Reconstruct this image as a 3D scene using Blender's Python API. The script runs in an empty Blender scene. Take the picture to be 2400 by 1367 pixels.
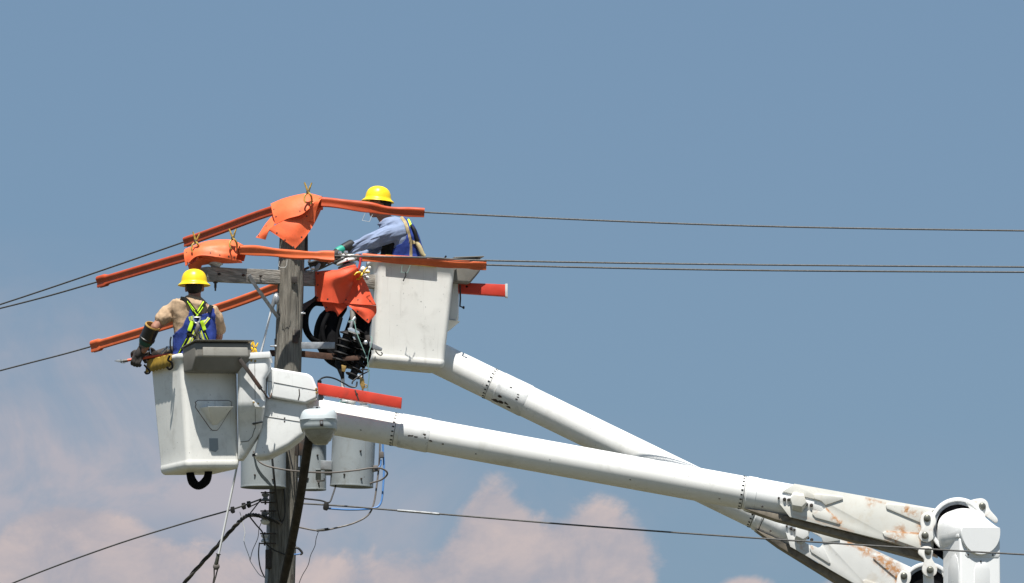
import bpy, bmesh, math, random
from mathutils import Vector, Matrix, noise
from mathutils.bvhtree import BVHTree
random.seed(7)
R = math.radians
scene = bpy.context.scene
col = scene.collection

# ------------------------------------------------------------------ camera, sky, sun, exposure
PITCH = R(7.0); CAMPOS = Vector((0.0, -52.0, 1.6)); FPX = 13046.0
cam_d = bpy.data.cameras.new('camera'); cam = bpy.data.objects.new('camera', cam_d); col.objects.link(cam)
cam_d.sensor_width = 36.0; cam_d.lens = 36.0 * FPX / 2400.0; cam_d.clip_start = 1.0; cam_d.clip_end = 20000.0
cam.location = CAMPOS; cam.rotation_euler = (R(90) + PITCH, 0, 0); scene.camera = cam

SUN_EL = R(68.0); SUN_AZ = R(-7.0)          # azimuth measured from behind the camera, negative = left
sun_dir = Vector((math.sin(SUN_AZ) * math.cos(SUN_EL), -math.cos(SUN_AZ) * math.cos(SUN_EL), math.sin(SUN_EL)))
sd = bpy.data.lights.new('sun', 'SUN'); sd.energy = 4.9; sd.angle = R(0.53); sd.color = (1.0, 0.965, 0.90)
sun = bpy.data.objects.new('sun', sd); col.objects.link(sun); sun.location = (0, -20, 40)
sun.rotation_euler = sun_dir.to_track_quat('Z', 'Y').to_euler()

world = bpy.data.worlds.new('World'); scene.world = world; world.use_nodes = True
wn = world.node_tree.nodes; wl = world.node_tree.links; wn.clear()
def N(nodes, t, **kw):
    n = nodes.new(t)
    for k, v in kw.items(): setattr(n, k, v)
    return n
w_out = N(wn, 'ShaderNodeOutputWorld'); w_bg = N(wn, 'ShaderNodeBackground'); w_bg.inputs['Strength'].default_value = 0.10
wl.new(w_bg.outputs[0], w_out.inputs[0])
w_sky = N(wn, 'ShaderNodeTexSky', sky_type='NISHITA'); w_sky.sun_disc = False
w_sky.sun_elevation = SUN_EL; w_sky.sun_rotation = R(180) - SUN_AZ
w_sky.air_density = 1.0; w_sky.dust_density = 1.0; w_sky.ozone_density = 1.0
def wmath(op, a, b=None, c=None, clamp=False):
    n = N(wn, 'ShaderNodeMath', operation=op); n.use_clamp = clamp
    for i, v in enumerate((a, b, c)):
        if v is None: continue
        if isinstance(v, (int, float)): n.inputs[i].default_value = v
        else: wl.new(v, n.inputs[i])
    return n.outputs[0]
def wmix(f, a, b, mode='MIX'):
    n = N(wn, 'ShaderNodeMix', data_type='RGBA', blend_type=mode)
    for s, v in ((n.inputs[0], f), (n.inputs[6], a), (n.inputs[7], b)):
        if isinstance(v, (int, float)): s.default_value = v
        elif isinstance(v, tuple): s.default_value = v
        else: wl.new(v, s)
    return n.outputs[2]
EXPO = 0.70
def skyc(r, g, b):                              # a sky colour as the photograph shows it -> background input
    f = lambda c: ((c / 255 + .055) / 1.055) ** 2.4 / (2 ** EXPO) / 0.10
    return (f(r), f(g), f(b), 1)
SKY_TINT = (0.66 * .63, 0.62 * .76, 0.655 * .82, 1)
sky_col = wmix(0.70, wmix(1.0, w_sky.outputs[0], SKY_TINT, 'MULTIPLY'), skyc(121, 150, 178))   # thin even summer haze over the clear sky
# clouds live in azimuth / elevation, all the way round the horizon
w_tc = N(wn, 'ShaderNodeTexCoord'); w_sep = N(wn, 'ShaderNodeSeparateXYZ'); wl.new(w_tc.outputs['Generated'], w_sep.inputs[0])
az = wmath('ARCTAN2', w_sep.outputs[0], w_sep.outputs[1]); el = wmath('ARCSINE', w_sep.outputs[2])
w_cmb = N(wn, 'ShaderNodeCombineXYZ'); wl.new(az, w_cmb.inputs[0]); wl.new(wmath('MULTIPLY', el, 1.25), w_cmb.inputs[1])
def wnoise(scale, detail=6, rough=0.55, dist=0.0, off=(0, 0, 0)):
    m = N(wn, 'ShaderNodeMapping'); m.inputs['Location'].default_value = off; wl.new(w_cmb.outputs[0], m.inputs[0])
    n = N(wn, 'ShaderNodeTexNoise'); n.inputs['Scale'].default_value = scale; n.inputs['Detail'].default_value = detail
    n.inputs['Roughness'].default_value = rough; n.inputs['Distortion'].default_value = dist; wl.new(m.outputs[0], n.inputs['Vector'])
    return n.outputs[0]
n_big = wnoise(26, 7, 0.60, 0.3); n_fine = wnoise(85, 6, 0.62, 0.4, (3.1, 1.7, 0)); n_low = wnoise(7, 3, 0.5, 0, (9, 2, 0)); n_veil = wnoise(16, 4, 0.55, 0.2, (5, 8, 0))
def wblob(px, py, rx, ry, amp):               # one cumulus tower: centre and radii as angles
    a0 = (px - 1200) / FPX; e0 = PITCH - (py - 683.5) / FPX
    u = wmath('MULTIPLY', wmath('SUBTRACT', az, a0), FPX / rx); v = wmath('MULTIPLY', wmath('SUBTRACT', el, e0), FPX / ry)
    d = wmath('ADD', wmath('MULTIPLY', u, u), wmath('MULTIPLY', v, v))
    return wmath('MULTIPLY', wmath('POWER', 2.718, wmath('MULTIPLY', d, -1.0)), amp)
blobs = [(130, 1320, 200, 150, 1.0), (340, 1350, 190, 100, .8), (170, 1240, 90, 60, .5), (1150, 1215, 85, 110, .95), (1130, 1350, 230, 110, .75), (1390, 1285, 130, 105, 1.0),
         (1460, 1380, 120, 140, .6), (800, 1360, 260, 80, .6), (560, 1390, 200, 80, .5), (1745, 1385, 70, 40, .8), (1960, 1390, 90, 40, .55)]
acc = None
for b in blobs:
    o = wblob(*b); acc = o if acc is None else wmath('ADD', acc, o)
bank = wmath('MULTIPLY', wmath('SUBTRACT', wmath('ADD', 0.045, wmath('MULTIPLY', n_low, 0.06)), el), 14.0)   # cloud bank low over the horizon, every direction
bank = wmath('MULTIPLY', wmath('MAXIMUM', bank, 0.0), 0.9, clamp=True)
dens = wmath('ADD', wmath('ADD', acc, bank), wmath('ADD', wmath('MULTIPLY', wmath('SUBTRACT', n_big, 0.5), 1.5), wmath('MULTIPLY', wmath('SUBTRACT', n_fine, 0.5), 0.75)))
def wramp(v, lo, hi):
    n = N(wn, 'ShaderNodeMapRange', interpolation_type='SMOOTHSTEP'); wl.new(v, n.inputs[0]); n.inputs[1].default_value = lo; n.inputs[2].default_value = hi
    return n.outputs[0]
c_mask = wmath('MULTIPLY', wramp(dens, 0.40, 0.76), wmath('ADD', 0.80, wmath('MULTIPLY', n_fine, 0.40)), clamp=True)
n_wisp = wnoise(22, 6, 0.62, 0.6, (1.3, 4.4, 0)); n_pink = wnoise(13, 5, 0.6, 0.3, (7.7, 0.4, 0))
veil = wmath('ADD', wblob(0, 960, 430, 300, 1.15), wblob(480, 1230, 640, 200, 1.0))
veil = wmath('ADD', veil, wmath('MULTIPLY', wmath('SUBTRACT', 0.098, el), 4.0))
veil = wmath('MULTIPLY', wmath('MAXIMUM', veil, 0.0), wmath('ADD', 0.28, wmath('MULTIPLY', wramp(n_wisp, 0.34, 0.66), 0.80)), clamp=True)
v_col = wmix(wramp(n_pink, 0.38, 0.62), skyc(158, 166, 182), skyc(186, 180, 187))
cl_col = wmix(wramp(wmath('ADD', n_big, wmath('MULTIPLY', n_fine, 0.6)), 0.60, 1.05), skyc(172, 169, 178), skyc(212, 194, 189))
sky2 = wmix(wmath('MULTIPLY', veil, 0.86, clamp=True), sky_col, v_col)
sky3 = wmix(wmath('MULTIPLY', c_mask, 0.86), sky2, cl_col)
wl.new(sky3, w_bg.inputs['Color'])

scene.view_settings.view_transform = 'Standard'; scene.view_settings.look = 'None'
scene.view_settings.gamma = 1.0; scene.view_settings.exposure = EXPO; scene.view_settings.use_curve_mapping = False

# ------------------------------------------------------------------ helpers
FWD = Vector((0, math.cos(PITCH), math.sin(PITCH))); UPV = Vector((0, -math.sin(PITCH), math.cos(PITCH)))
SC = 1.0 / 249.0
def at(x, y, Y=0.0):                            # point on the plane of depth Y that is seen at photo coordinate x, y
    d = FWD + Vector((1, 0, 0)) * ((x - 1200) / FPX) + UPV * (-(y - 683.5) / FPX)
    return CAMPOS + d * ((Y - CAMPOS.y) / d.y)
WLOC = {}
def link(o, parent, wloc):
    col.objects.link(o)
    WLOC[o.name] = Vector(wloc)
    if parent is not None:
        o.parent = parent; o.location = Vector(wloc) - WLOC[parent.name]
    else: o.location = wloc
    return o
def tag(o, label=None, cat=None, group=None, kind=None):
    if label: o['label'] = label
    if cat: o['category'] = cat
    if group: o['group'] = group
    if kind: o['kind'] = kind
    return o
def thing(name, loc, label, cat, group=None):
    o = bpy.data.objects.new(name, None); o.empty_display_size = 0.1
    link(o, None, loc); return tag(o, label, cat, group)
def finish(me, sharp=40):
    for p in me.polygons: p.use_smooth = True
    me.set_sharp_from_angle(angle=R(sharp))
def mk(name, V, F, m, parent=None, bevel=0.0, seg=2, sharp=40, recalc=True):
    """vertices in world coordinates -> one mesh object with its origin at its own centre"""
    bm = bmesh.new()
    vs = [bm.verts.new(v) for v in V]
    for f in F:
        try: bm.faces.new([vs[i] for i in f])
        except ValueError: pass
    return mkbm(name, bm, m, parent, bevel, seg, sharp, recalc)
def mkbm(name, bm, m, parent=None, bevel=0.0, seg=2, sharp=40, recalc=True):
    if recalc: bmesh.ops.recalc_face_normals(bm, faces=bm.faces[:])
    if bevel > 0:
        ed = [e for e in bm.edges if len(e.link_faces) == 2 and e.calc_face_angle(0) > R(25)]
        bmesh.ops.bevel(bm, geom=ed, offset=bevel, segments=seg, profile=0.6, affect='EDGES', clamp_overlap=True)
    lo = Vector((min(v.co[i] for v in bm.verts) for i in range(3))); hi = Vector((max(v.co[i] for v in bm.verts) for i in range(3)))
    c = (lo + hi) / 2
    for v in bm.verts: v.co -= c
    me = bpy.data.meshes.new(name); bm.to_mesh(me); bm.free()
    ms = m if isinstance(m, (list, tuple)) else [m]
    for x in ms: me.materials.append(x)
    finish(me, sharp)
    return link(bpy.data.objects.new(name, me), parent, c)
def bbox(V):
    return V
def join_geo(parts):
    V = []; F = []
    for v, f in parts:
        o = len(V); V += list(v); F += [tuple(i + o for i in q) for q in f]
    return V, F
def box_geo(size, M=Matrix.Identity(4)):
    x, y, z = (s / 2 for s in size)
    V = [M @ Vector((a * x, b * y, c * z)) for a in (-1, 1) for b in (-1, 1) for c in (-1, 1)]
    return V, [(0, 1, 3, 2), (4, 6, 7, 5), (0, 4, 5, 1), (2, 3, 7, 6), (0, 2, 6, 4), (1, 5, 7, 3)]
def smooth_path(P, n=8):
    P = [Vector(p) for p in P]
    if len(P) < 3: return [P[0].lerp(P[-1], i / n) for i in range(n + 1)]
    Q = [2 * P[0] - P[1]] + P + [2 * P[-1] - P[-2]]; out = []
    for i in range(1, len(Q) - 2):
        p0, p1, p2, p3 = Q[i - 1:i + 3]
        for k in range(n):
            t = k / n
            out.append(0.5 * ((2 * p1) + (p2 - p0) * t + (2 * p0 - 5 * p1 + 4 * p2 - p3) * t * t + (3 * p1 - p0 - 3 * p2 + p3) * t ** 3))
    out.append(P[-1]); return out
def frames(P):
    T = []
    for i in range(len(P)):
        a = P[max(i - 1, 0)]; b = P[min(i + 1, len(P) - 1)]; t = (b - a)
        T.append(t.normalized() if t.length > 1e-9 else Vector((0, 0, 1)))
    u = T[0].orthogonal().normalized(); out = []
    for t in T:
        u = (u - t * u.dot(t)); u = u.normalized() if u.length > 1e-6 else t.orthogonal().normalized()
        out.append((t, u, t.cross(u)))
    return out
def tube_geo(P, r, n=8, cap='flat'):
    P = [Vector(p) for p in P]; rr = r if isinstance(r, (list, tuple)) else [r] * len(P)
    if len(rr) != len(P): rr = [rr[min(int(i / (len(P) - 1) * (len(rr) - 1)), len(rr) - 2)] * (1 - (i / (len(P) - 1) * (len(rr) - 1)) % 1 if i < len(P) - 1 else 0) + rr[min(int(i / (len(P) - 1) * (len(rr) - 1)) + 1, len(rr) - 1)] * ((i / (len(P) - 1) * (len(rr) - 1)) % 1 if i < len(P) - 1 else 1) for i in range(len(P))]
    fr = frames(P)
    if cap == 'round':
        P2 = []; r2 = []; f2 = []
        for k in (0.05, 0.5, 0.85):
            P2.append(P[0] - fr[0][0] * rr[0] * math.sqrt(1 - k * k)); r2.append(rr[0] * k); f2.append(fr[0])
        P2 += P; r2 += rr; f2 += fr
        for k in (0.85, 0.5, 0.05):
            P2.append(P[-1] + fr[-1][0] * rr[-1] * math.sqrt(1 - k * k)); r2.append(rr[-1] * k); f2.append(fr[-1])
        P, rr, fr = P2, r2, f2
    V = []; F = []
    for p, q, (t, u, v) in zip(P, rr, fr):
        for k in range(n):
            a = 2 * math.pi * k / n; V.append(p + (u * math.cos(a) + v * math.sin(a)) * q)
    for i in range(len(P) - 1):
        for k in range(n):
            F.append((i * n + k, i * n + (k + 1) % n, (i + 1) * n + (k + 1) % n, (i + 1) * n + k))
    F.append(tuple(range(n))[::-1]); F.append(tuple((len(P) - 1) * n + k for k in range(n)))
    return V, F
def tube(name, P, r, m, parent=None, n=8, sm=0, cap='flat'):
    if sm: P = smooth_path(P, sm)
    V, F = tube_geo(P, r, n, cap); return mk(name, V, F, m, parent)
def lathe_geo(prof, A, B, n=24):
    """profile (distance along A->B axis, radius)"""
    A = Vector(A); t = (Vector(B) - A).normalized(); u = t.orthogonal().normalized(); v = t.cross(u)
    V = []; F = []
    for d, r in prof:
        for k in range(n):
            a = 2 * math.pi * k / n; V.append(A + t * d + (u * math.cos(a) + v * math.sin(a)) * max(r, 1e-4))
    for i in range(len(prof) - 1):
        for k in range(n): F.append((i * n + k, i * n + (k + 1) % n, (i + 1) * n + (k + 1) % n, (i + 1) * n + k))
    F.append(tuple(range(n))[::-1]); F.append(tuple((len(prof) - 1) * n + k for k in range(n)))
    return V, F
def lathe(name, prof, A, B, m, parent=None, n=24, sharp=40):
    V, F = lathe_geo(prof, A, B, n); return mk(name, V, F, m, parent, sharp=sharp)
def slab_geo(pts, t, back=Vector((0, 1, 0))):
    """closed outline (world points) thickened by t along back"""
    n = len(pts); V = [Vector(p) for p in pts] + [Vector(p) + back * t for p in pts]
    return V, [tuple(range(n))[::-1], tuple(range(n, 2 * n))] + [(i, (i + 1) % n, n + (i + 1) % n, n + i) for i in range(n)]
def slab(name, px, Y, t, m, parent=None, bevel=0.0, seg=2, back=Vector((0, 1, 0)), sharp=35):
    V, F = slab_geo([at(x, y, Y) for x, y in px], t, back); return mk(name, V, F, m, parent, bevel, seg, sharp)
def rrect(w, d, r, nc=5):
    out = []
    for cx, cy, a0 in ((1, 1, 0), (-1, 1, 90), (-1, -1, 180), (1, -1, 270)):
        for k in range(nc + 1):
            a = R(a0 + 90 * k / nc); out.append(((w / 2 - r) * cx + r * math.cos(a), (d / 2 - r) * cy + r * math.sin(a)))
    return out
def rings_geo(rings, close=False):
    n = len(rings[0]); V = [p for r in rings for p in r]; F = []
    for i in range(len(rings) - 1):
        for k in range(n): F.append((i * n + k, i * n + (k + 1) % n, (i + 1) * n + (k + 1) % n, (i + 1) * n + k))
    F.append(tuple(range(n))[::-1]); F.append(tuple((len(rings) - 1) * n + k for k in range(n)))
    return V, F

# ------------------------------------------------------------------ materials
def material(name, color, rough=0.5, metal=0.0, var=0.12, scale=6.0, dirt=None, dirt_amt=0.0, dirt_scale=5.0, bump=0.0, bump_scale=40.0, stretch=(1, 1, 1),
             speck=0.0, spots=None, spot_col=(0.46, 0.215, 0.075), coat=0.0, spec=0.5, bump_dist=0.004, streak=0.0, lines=None):
    m = bpy.data.materials.new(name); m.use_nodes = True; nt = m.node_tree; ns = nt.nodes; ls = nt.links
    bs = ns['Principled BSDF']; bs.inputs['Roughness'].default_value = rough; bs.inputs['Metallic'].default_value = metal
    bs.inputs['Coat Weight'].default_value = coat; bs.inputs['Specular IOR Level'].default_value = spec
    geo = N(ns, 'ShaderNodeNewGeometry'); mp = N(ns, 'ShaderNodeMapping'); mp.inputs['Scale'].default_value = stretch
    ls.new(geo.outputs['Position'], mp.inputs[0])
    def nz(s, d=5, r=0.55, dist=0.0, vec=None):
        n = N(ns, 'ShaderNodeTexNoise'); n.inputs['Scale'].default_value = s; n.inputs['Detail'].default_value = d; n.inputs['Roughness'].default_value = r
        n.inputs['Distortion'].default_value = dist; ls.new(vec or mp.outputs[0], n.inputs['Vector']); return n.outputs[0]
    def ramp(v, lo, hi, a=0.0, b=1.0):
        n = N(ns, 'ShaderNodeMapRange', interpolation_type='SMOOTHSTEP'); ls.new(v, n.inputs[0])
        for i, q in enumerate((lo, hi, a, b)): n.inputs[i + 1].default_value = q
        return n.outputs[0]
    def mix(f, a, b, mode='MIX'):
        n = N(ns, 'ShaderNodeMix', data_type='RGBA', blend_type=mode)
        for s, v in ((n.inputs[0], f), (n.inputs[6], a), (n.inputs[7], b)):
            if isinstance(v, (int, float)): s.default_value = v
            elif isinstance(v, tuple): s.default_value = v if len(v) == 4 else (*v, 1)
            else: ls.new(v, s)
        return n.outputs[2]
    c0 = (*color, 1); dark = tuple(x * (1 - var) for x in color); lite = tuple(min(x * (1 + var * 0.6), 1) for x in color)
    c = mix(ramp(nz(scale), 0.3, 0.7), dark, lite)
    if dirt:
        msk = ramp(nz(dirt_scale, 7, 0.65, 0.4), 0.50, 0.72, 0, dirt_amt)
        c = mix(msk, c, dirt)
        if streak > 0:
            mp2 = N(ns, 'ShaderNodeMapping'); mp2.inputs['Scale'].default_value = (28, 28, 1.6); ls.new(geo.outputs['Position'], mp2.inputs[0])
            c = mix(ramp(nz(1.0, 4, 0.6, 0.2, mp2.outputs[0]), 0.56, 0.80, 0, streak), c, dirt)
    if speck > 0:
        c = mix(ramp(nz(38, 2, 0.5), 0.70, 0.76, 0, speck), c, (0.06, 0.055, 0.045))
    if spots:
        for (p, r, s) in spots:
            vm = N(ns, 'ShaderNodeVectorMath', operation='DISTANCE'); ls.new(geo.outputs['Position'], vm.inputs[0]); vm.inputs[1].default_value = p
            fall = ramp(vm.outputs['Value'], r * 0.15, r, 1, 0)
            a = N(ns, 'ShaderNodeMath', operation='MULTIPLY'); ls.new(fall, a.inputs[0]); ls.new(ramp(nz(24, 5, 0.65, 0.6), 0.40, 0.60), a.inputs[1])
            b = N(ns, 'ShaderNodeMath', operation='MULTIPLY'); ls.new(a.outputs[0], b.inputs[0]); b.inputs[1].default_value = s
            c = mix(b.outputs[0], c, spot_col)
    for (pa_, pb_, r, st_) in (lines or []):
        def vmath(op, a, b):
            n = N(ns, 'ShaderNodeVectorMath', operation=op)
            for i, q in enumerate((a, b)):
                if q is None: continue
                if isinstance(q, (tuple, Vector)): n.inputs[i].default_value = tuple(q)
                else: ls.new(q, n.inputs[i])
            return n
        A_, B_ = Vector(pa_), Vector(pb_); d_ = B_ - A_; rel = vmath('SUBTRACT', geo.outputs['Position'], A_).outputs[0]
        t_ = N(ns, 'ShaderNodeMath', operation='MULTIPLY', use_clamp=True); ls.new(vmath('DOT_PRODUCT', rel, d_).outputs['Value'], t_.inputs[0]); t_.inputs[1].default_value = 1 / d_.length_squared
        sc_ = N(ns, 'ShaderNodeVectorMath', operation='SCALE'); sc_.inputs[0].default_value = tuple(d_); ls.new(t_.outputs[0], sc_.inputs['Scale'])
        ds = vmath('LENGTH', vmath('SUBTRACT', rel, sc_.outputs[0]).outputs[0], None).outputs['Value']
        a = N(ns, 'ShaderNodeMath', operation='MULTIPLY'); ls.new(ramp(ds, r * .2, r, 1, 0), a.inputs[0]); ls.new(ramp(nz(16, 5, .65, .6), .40, .62, .15, st_), a.inputs[1])
        c = mix(a.outputs[0], c, spot_col)
    ls.new(c, bs.inputs['Base Color'])
    rg = ramp(nz(scale * 2.3), 0.3, 0.7, max(rough - 0.08, 0.02), min(rough + 0.1, 1)); ls.new(rg, bs.inputs['Roughness'])
    if bump > 0:
        bp = N(ns, 'ShaderNodeBump'); bp.inputs['Strength'].default_value = bump; bp.inputs['Distance'].default_value = bump_dist
        ls.new(nz(bump_scale, 5, 0.6), bp.inputs['Height']); ls.new(bp.outputs[0], bs.inputs['Normal'])
    return m
GRIME = (0.20, 0.175, 0.13)
M_bucket = material('bucket_fibreglass', (0.80, 0.79, 0.745), 0.45, var=0.05, scale=3, dirt=GRIME, dirt_amt=0.20, dirt_scale=5.5, speck=0.45, streak=0.26, bump=0.08, bump_scale=25)
M_boom = material('boom_gelcoat', (0.79, 0.785, 0.76), 0.33, var=0.04, scale=2, dirt=(0.30, 0.28, 0.22), dirt_amt=0.24, dirt_scale=4.0, speck=0.35)
M_collar = material('collar_gelcoat', (0.74, 0.745, 0.735), 0.38, var=0.06, scale=5, dirt=(0.10, 0.11, 0.11), dirt_amt=0.42, dirt_scale=7.0, speck=0.4)
M_cover = material('cover_fibreglass', (0.76, 0.765, 0.75), 0.38, var=0.05, scale=4, dirt=GRIME, dirt_amt=0.25, dirt_scale=6, speck=0.35, streak=0.12)
def rustlines(L, Y): return [(at(a, b, Y), at(c, d, Y), r, s) for a, b, c, d, r, s in L]
def rustspots(L, Y): return [(tuple(at(x, y, Y)), r, s) for x, y, r, s in L]
M_steel1 = material('painted_steel', (0.66, 0.65, 0.60), 0.42, var=0.07, scale=3, dirt=(0.50, 0.42, 0.30), dirt_amt=0.45, dirt_scale=4.5, speck=0.2,
    spots=rustspots([(2125, 1197, .07, 1), (2145, 1204, .05, 1), (1955, 1215, .05, .8), (1968, 1226, .05, .9), (2160, 1235, .07, .8), (2110, 1247, .10, .9), (2090, 1270, .10, .8), (2160, 1255, .07, .8),
                     (2318, 1196, .05, 1.), (2335, 1218, .06, 1.), (2040, 1178, .07, .6), (1910, 1195, .05, .6), (2178, 1240, .06, .7), (2188, 1300, .05, .9), (2192, 1338, .05, 1), (2170, 1262, .05, .9)], -1.42),
    lines=rustlines([(2079, 1246, 2156, 1251, .016, 1), (1937, 1193, 1969, 1226, .016, 1), (2085, 1264, 2165, 1295, .022, .9), (2030, 1168, 2075, 1180, .018, .7), (1860, 1205, 2000, 1246, .02, .5), (2160, 1200, 2158, 1275, .02, .9)], -1.42))
M_steel2 = material('painted_steel_weathered', (0.64, 0.64, 0.62), 0.45, var=0.08, scale=3, dirt=(0.45, 0.37, 0.26), dirt_amt=0.45, dirt_scale=4.5, speck=0.25,
    spots=rustspots([(2085, 1328, .13, 1), (2060, 1308, .10, 1), (2030, 1290, .10, .8), (1990, 1268, .08, .8), (2105, 1345, .09, 1), (1875, 1255, .05, .7), (1900, 1262, .05, .8), (1880, 1285, .05, .5), (2110, 1360, .08, 1)], 0.825),
    lines=rustlines([(1975, 1262, 2110, 1342, .03, 1), (2090, 1325, 2110, 1380, .03, 1), (1860, 1240, 1870, 1275, .014, .8), (1890, 1262, 1905, 1285, .02, .8)], .825))
M_link = material('white_link_steel', (0.74, 0.73, 0.70), 0.4, var=0.06, scale=5, dirt=(0.42, 0.24, 0.11), dirt_amt=0.55, dirt_scale=11, speck=0.15)
M_seam = material('seam_grime', (0.085, 0.08, 0.07), 0.8, var=0.2, scale=20)
M_under = material('dark_steel_underside', (0.20, 0.17, 0.13), 0.6, var=0.4, scale=7, dirt=(0.06, 0.045, 0.03), dirt_amt=0.8, dirt_scale=5)  # mottled dark brown, darker than the bracket plates
M_cap = material('white_gelcoat', (0.82, 0.825, 0.82), 0.30, var=0.02, scale=2, dirt=(0.4, 0.38, 0.34), dirt_amt=0.1, dirt_scale=4)
M_red = material('red_fibreglass', (0.58, 0.040, 0.018), 0.55, var=0.14, scale=5, dirt=(0.26, 0.035, 0.02), dirt_amt=0.5, speck=0.3, dirt_scale=8)
M_tray = material('grey_tray_plastic', (0.19, 0.178, 0.155), 0.6, var=0.14, scale=5, dirt=(0.18, 0.16, 0.13), dirt_amt=0.5, dirt_scale=6, bump=0.15, bump_scale=60)
M_tray2 = material('grey_tray_panel', (0.36, 0.343, 0.305), 0.6, var=0.14, scale=5, dirt=(0.22, 0.2, 0.16), dirt_amt=0.5, dirt_scale=6, bump=0.15, bump_scale=60)
M_wood = material('weathered_pole_wood', (0.215, 0.20, 0.172), 0.9, var=0.45, scale=5.0, stretch=(9, 9, 0.7), dirt=(0.055, 0.047, 0.040), dirt_amt=0.9, dirt_scale=5.0, bump=1.0, bump_scale=8, bump_dist=0.012, spec=0.15)
M_arm = material('weathered_crossarm_wood', (0.31, 0.29, 0.26), 0.9, var=0.45, scale=4.0, stretch=(1.2, 1.2, 12), dirt=(0.07, 0.06, 0.05), dirt_amt=0.8, dirt_scale=3, bump=0.9, bump_scale=6, bump_dist=0.01, spec=0.15)
M_blank = material('orange_rubber_blanket', (0.84, 0.150, 0.052), 0.55, var=0.10, scale=5, dirt=(0.48, 0.095, 0.045), dirt_amt=0.38, dirt_scale=8, bump=0.25, bump_scale=9, bump_dist=0.012, spec=0.3)
M_blankR = material('red_orange_rubber_blanket', (0.80, 0.105, 0.045), 0.55, var=0.10, scale=5, dirt=(0.42, 0.06, 0.035), dirt_amt=0.38, dirt_scale=8, bump=0.2, bump_scale=9, bump_dist=0.012, spec=0.3)
M_hose = material('orange_rubber_hose', (0.46, 0.070, 0.020), 0.5, var=0.12, scale=7, dirt=(0.30, 0.06, 0.025), dirt_amt=0.4, dirt_scale=6, bump=0.08, bump_scale=60, spec=0.35)
M_hoseR = material('orange_rubber_hose_sunfaded', (0.60, 0.120, 0.035), 0.5, var=0.12, scale=7, dirt=(0.45, 0.09, 0.03), dirt_amt=0.35, dirt_scale=6, bump=0.08, bump_scale=60, spec=0.35)
M_hat = material('yellow_hat_plastic', (0.86, 0.60, 0.012), 0.34, var=0.05, scale=8, dirt=(0.42, 0.29, 0.03), dirt_amt=0.35, dirt_scale=16, speck=0.2)
M_skin = material('skin', (0.34, 0.16, 0.105), 0.55, var=0.10, scale=20)
M_hair = material('dark_hair', (0.012, 0.010, 0.009), 0.7, var=0.4, scale=60, bump=0.6, bump_scale=150)
M_tan = material('tan_cotton', (0.43, 0.305, 0.20), 0.9, var=0.10, scale=9, bump=0.35, bump_scale=16, bump_dist=0.02, spec=0.1)
M_shirt = material('faded_blue_cotton', (0.215, 0.265, 0.385), 0.9, var=0.14, scale=9, bump=0.25, bump_scale=18, bump_dist=0.02, spec=0.1)
M_blue = material('royal_blue_canvas', (0.035, 0.062, 0.27), 0.85, var=0.2, scale=12, bump=0.3, bump_scale=22, bump_dist=0.015, spec=0.15)
M_black = material('black_rubber', (0.007, 0.007, 0.008), 0.8, var=0.3, scale=12, spec=0.08)
M_blackcl = material('black_webbing', (0.013, 0.014, 0.013), 0.9, var=0.3, scale=30, spec=0.2)
M_glove = material('dark_glove_leather', (0.035, 0.028, 0.024), 0.7, var=0.5, scale=22, bump=0.4, bump_scale=50)
M_cuff = material('glove_cuff_rubber', (0.016, 0.015, 0.015), 0.45, var=0.3, scale=10)
M_cuffin = material('ochre_glove_lining', (0.42, 0.25, 0.06), 0.7, var=0.15, scale=10)
M_green = material('green_glove_rubber', (0.008, 0.075, 0.062), 0.5, var=0.15, scale=10)
M_teal = material('teal_glove_rubber', (0.02, 0.30, 0.22), 0.5, var=0.1, scale=10)
M_lime = material('lime_reflective_webbing', (0.55, 0.85, 0.02), 0.7, var=0.08, scale=20)
M_yell = material('yellow_reflective_tape', (0.62, 0.70, 0.05), 0.6, var=0.1, scale=20)
M_silv = material('grey_reflective_tape', (0.36, 0.37, 0.34), 0.45, var=0.1, scale=20)
M_web = material('tan_webbing', (0.40, 0.32, 0.18), 0.9, var=0.25, scale=25, spec=0.1)
M_alu = material('aluminium_wire', (0.085, 0.083, 0.080), 0.65, metal=0.0, var=0.2, scale=30)
M_galv = material('galvanised_steel', (0.33, 0.345, 0.36), 0.45, metal=0.55, var=0.22, scale=14, dirt=(0.14, 0.10, 0.07), dirt_amt=0.35, dirt_scale=9)
M_bright = material('bright_metal', (0.75, 0.75, 0.74), 0.25, metal=0.85, var=0.12, scale=14)
M_dsteel = material('dark_weathered_steel', (0.040, 0.032, 0.028), 0.7, var=0.4, scale=12, dirt=(0.11, 0.045, 0.02), dirt_amt=0.6, dirt_scale=8)
M_lamparm = material('dark_painted_lamp_arm', (0.040, 0.033, 0.026), 0.75, var=0.35, scale=14, spec=0.2)
M_rust = material('rusted_angle_iron', (0.085, 0.042, 0.026), 0.8, var=0.4, scale=14)
M_tank = material('grey_tank_enamel', (0.285, 0.318, 0.335), 0.42, var=0.05, scale=3, dirt=(0.15, 0.14, 0.12), dirt_amt=0.35, dirt_scale=7, speck=0.5, streak=0.35)
M_lamp = material('lamp_grey_enamel', (0.47, 0.515, 0.53), 0.40, var=0.05, scale=5, dirt=(0.3, 0.3, 0.28), dirt_amt=0.2, dirt_scale=8)
M_lens = material('dusty_lens', (0.31, 0.31, 0.28), 0.30, var=0.14, scale=11, dirt=(0.2, 0.19, 0.16), dirt_amt=0.4, dirt_scale=9)
M_porc = material('grey_porcelain', (0.52, 0.53, 0.53), 0.18, var=0.05, scale=8)
M_porcd = material('slate_porcelain', (0.16, 0.175, 0.20), 0.22, var=0.1, scale=8)
M_porcw = material('white_porcelain', (0.74, 0.74, 0.70), 0.18, var=0.05, scale=8)
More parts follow.
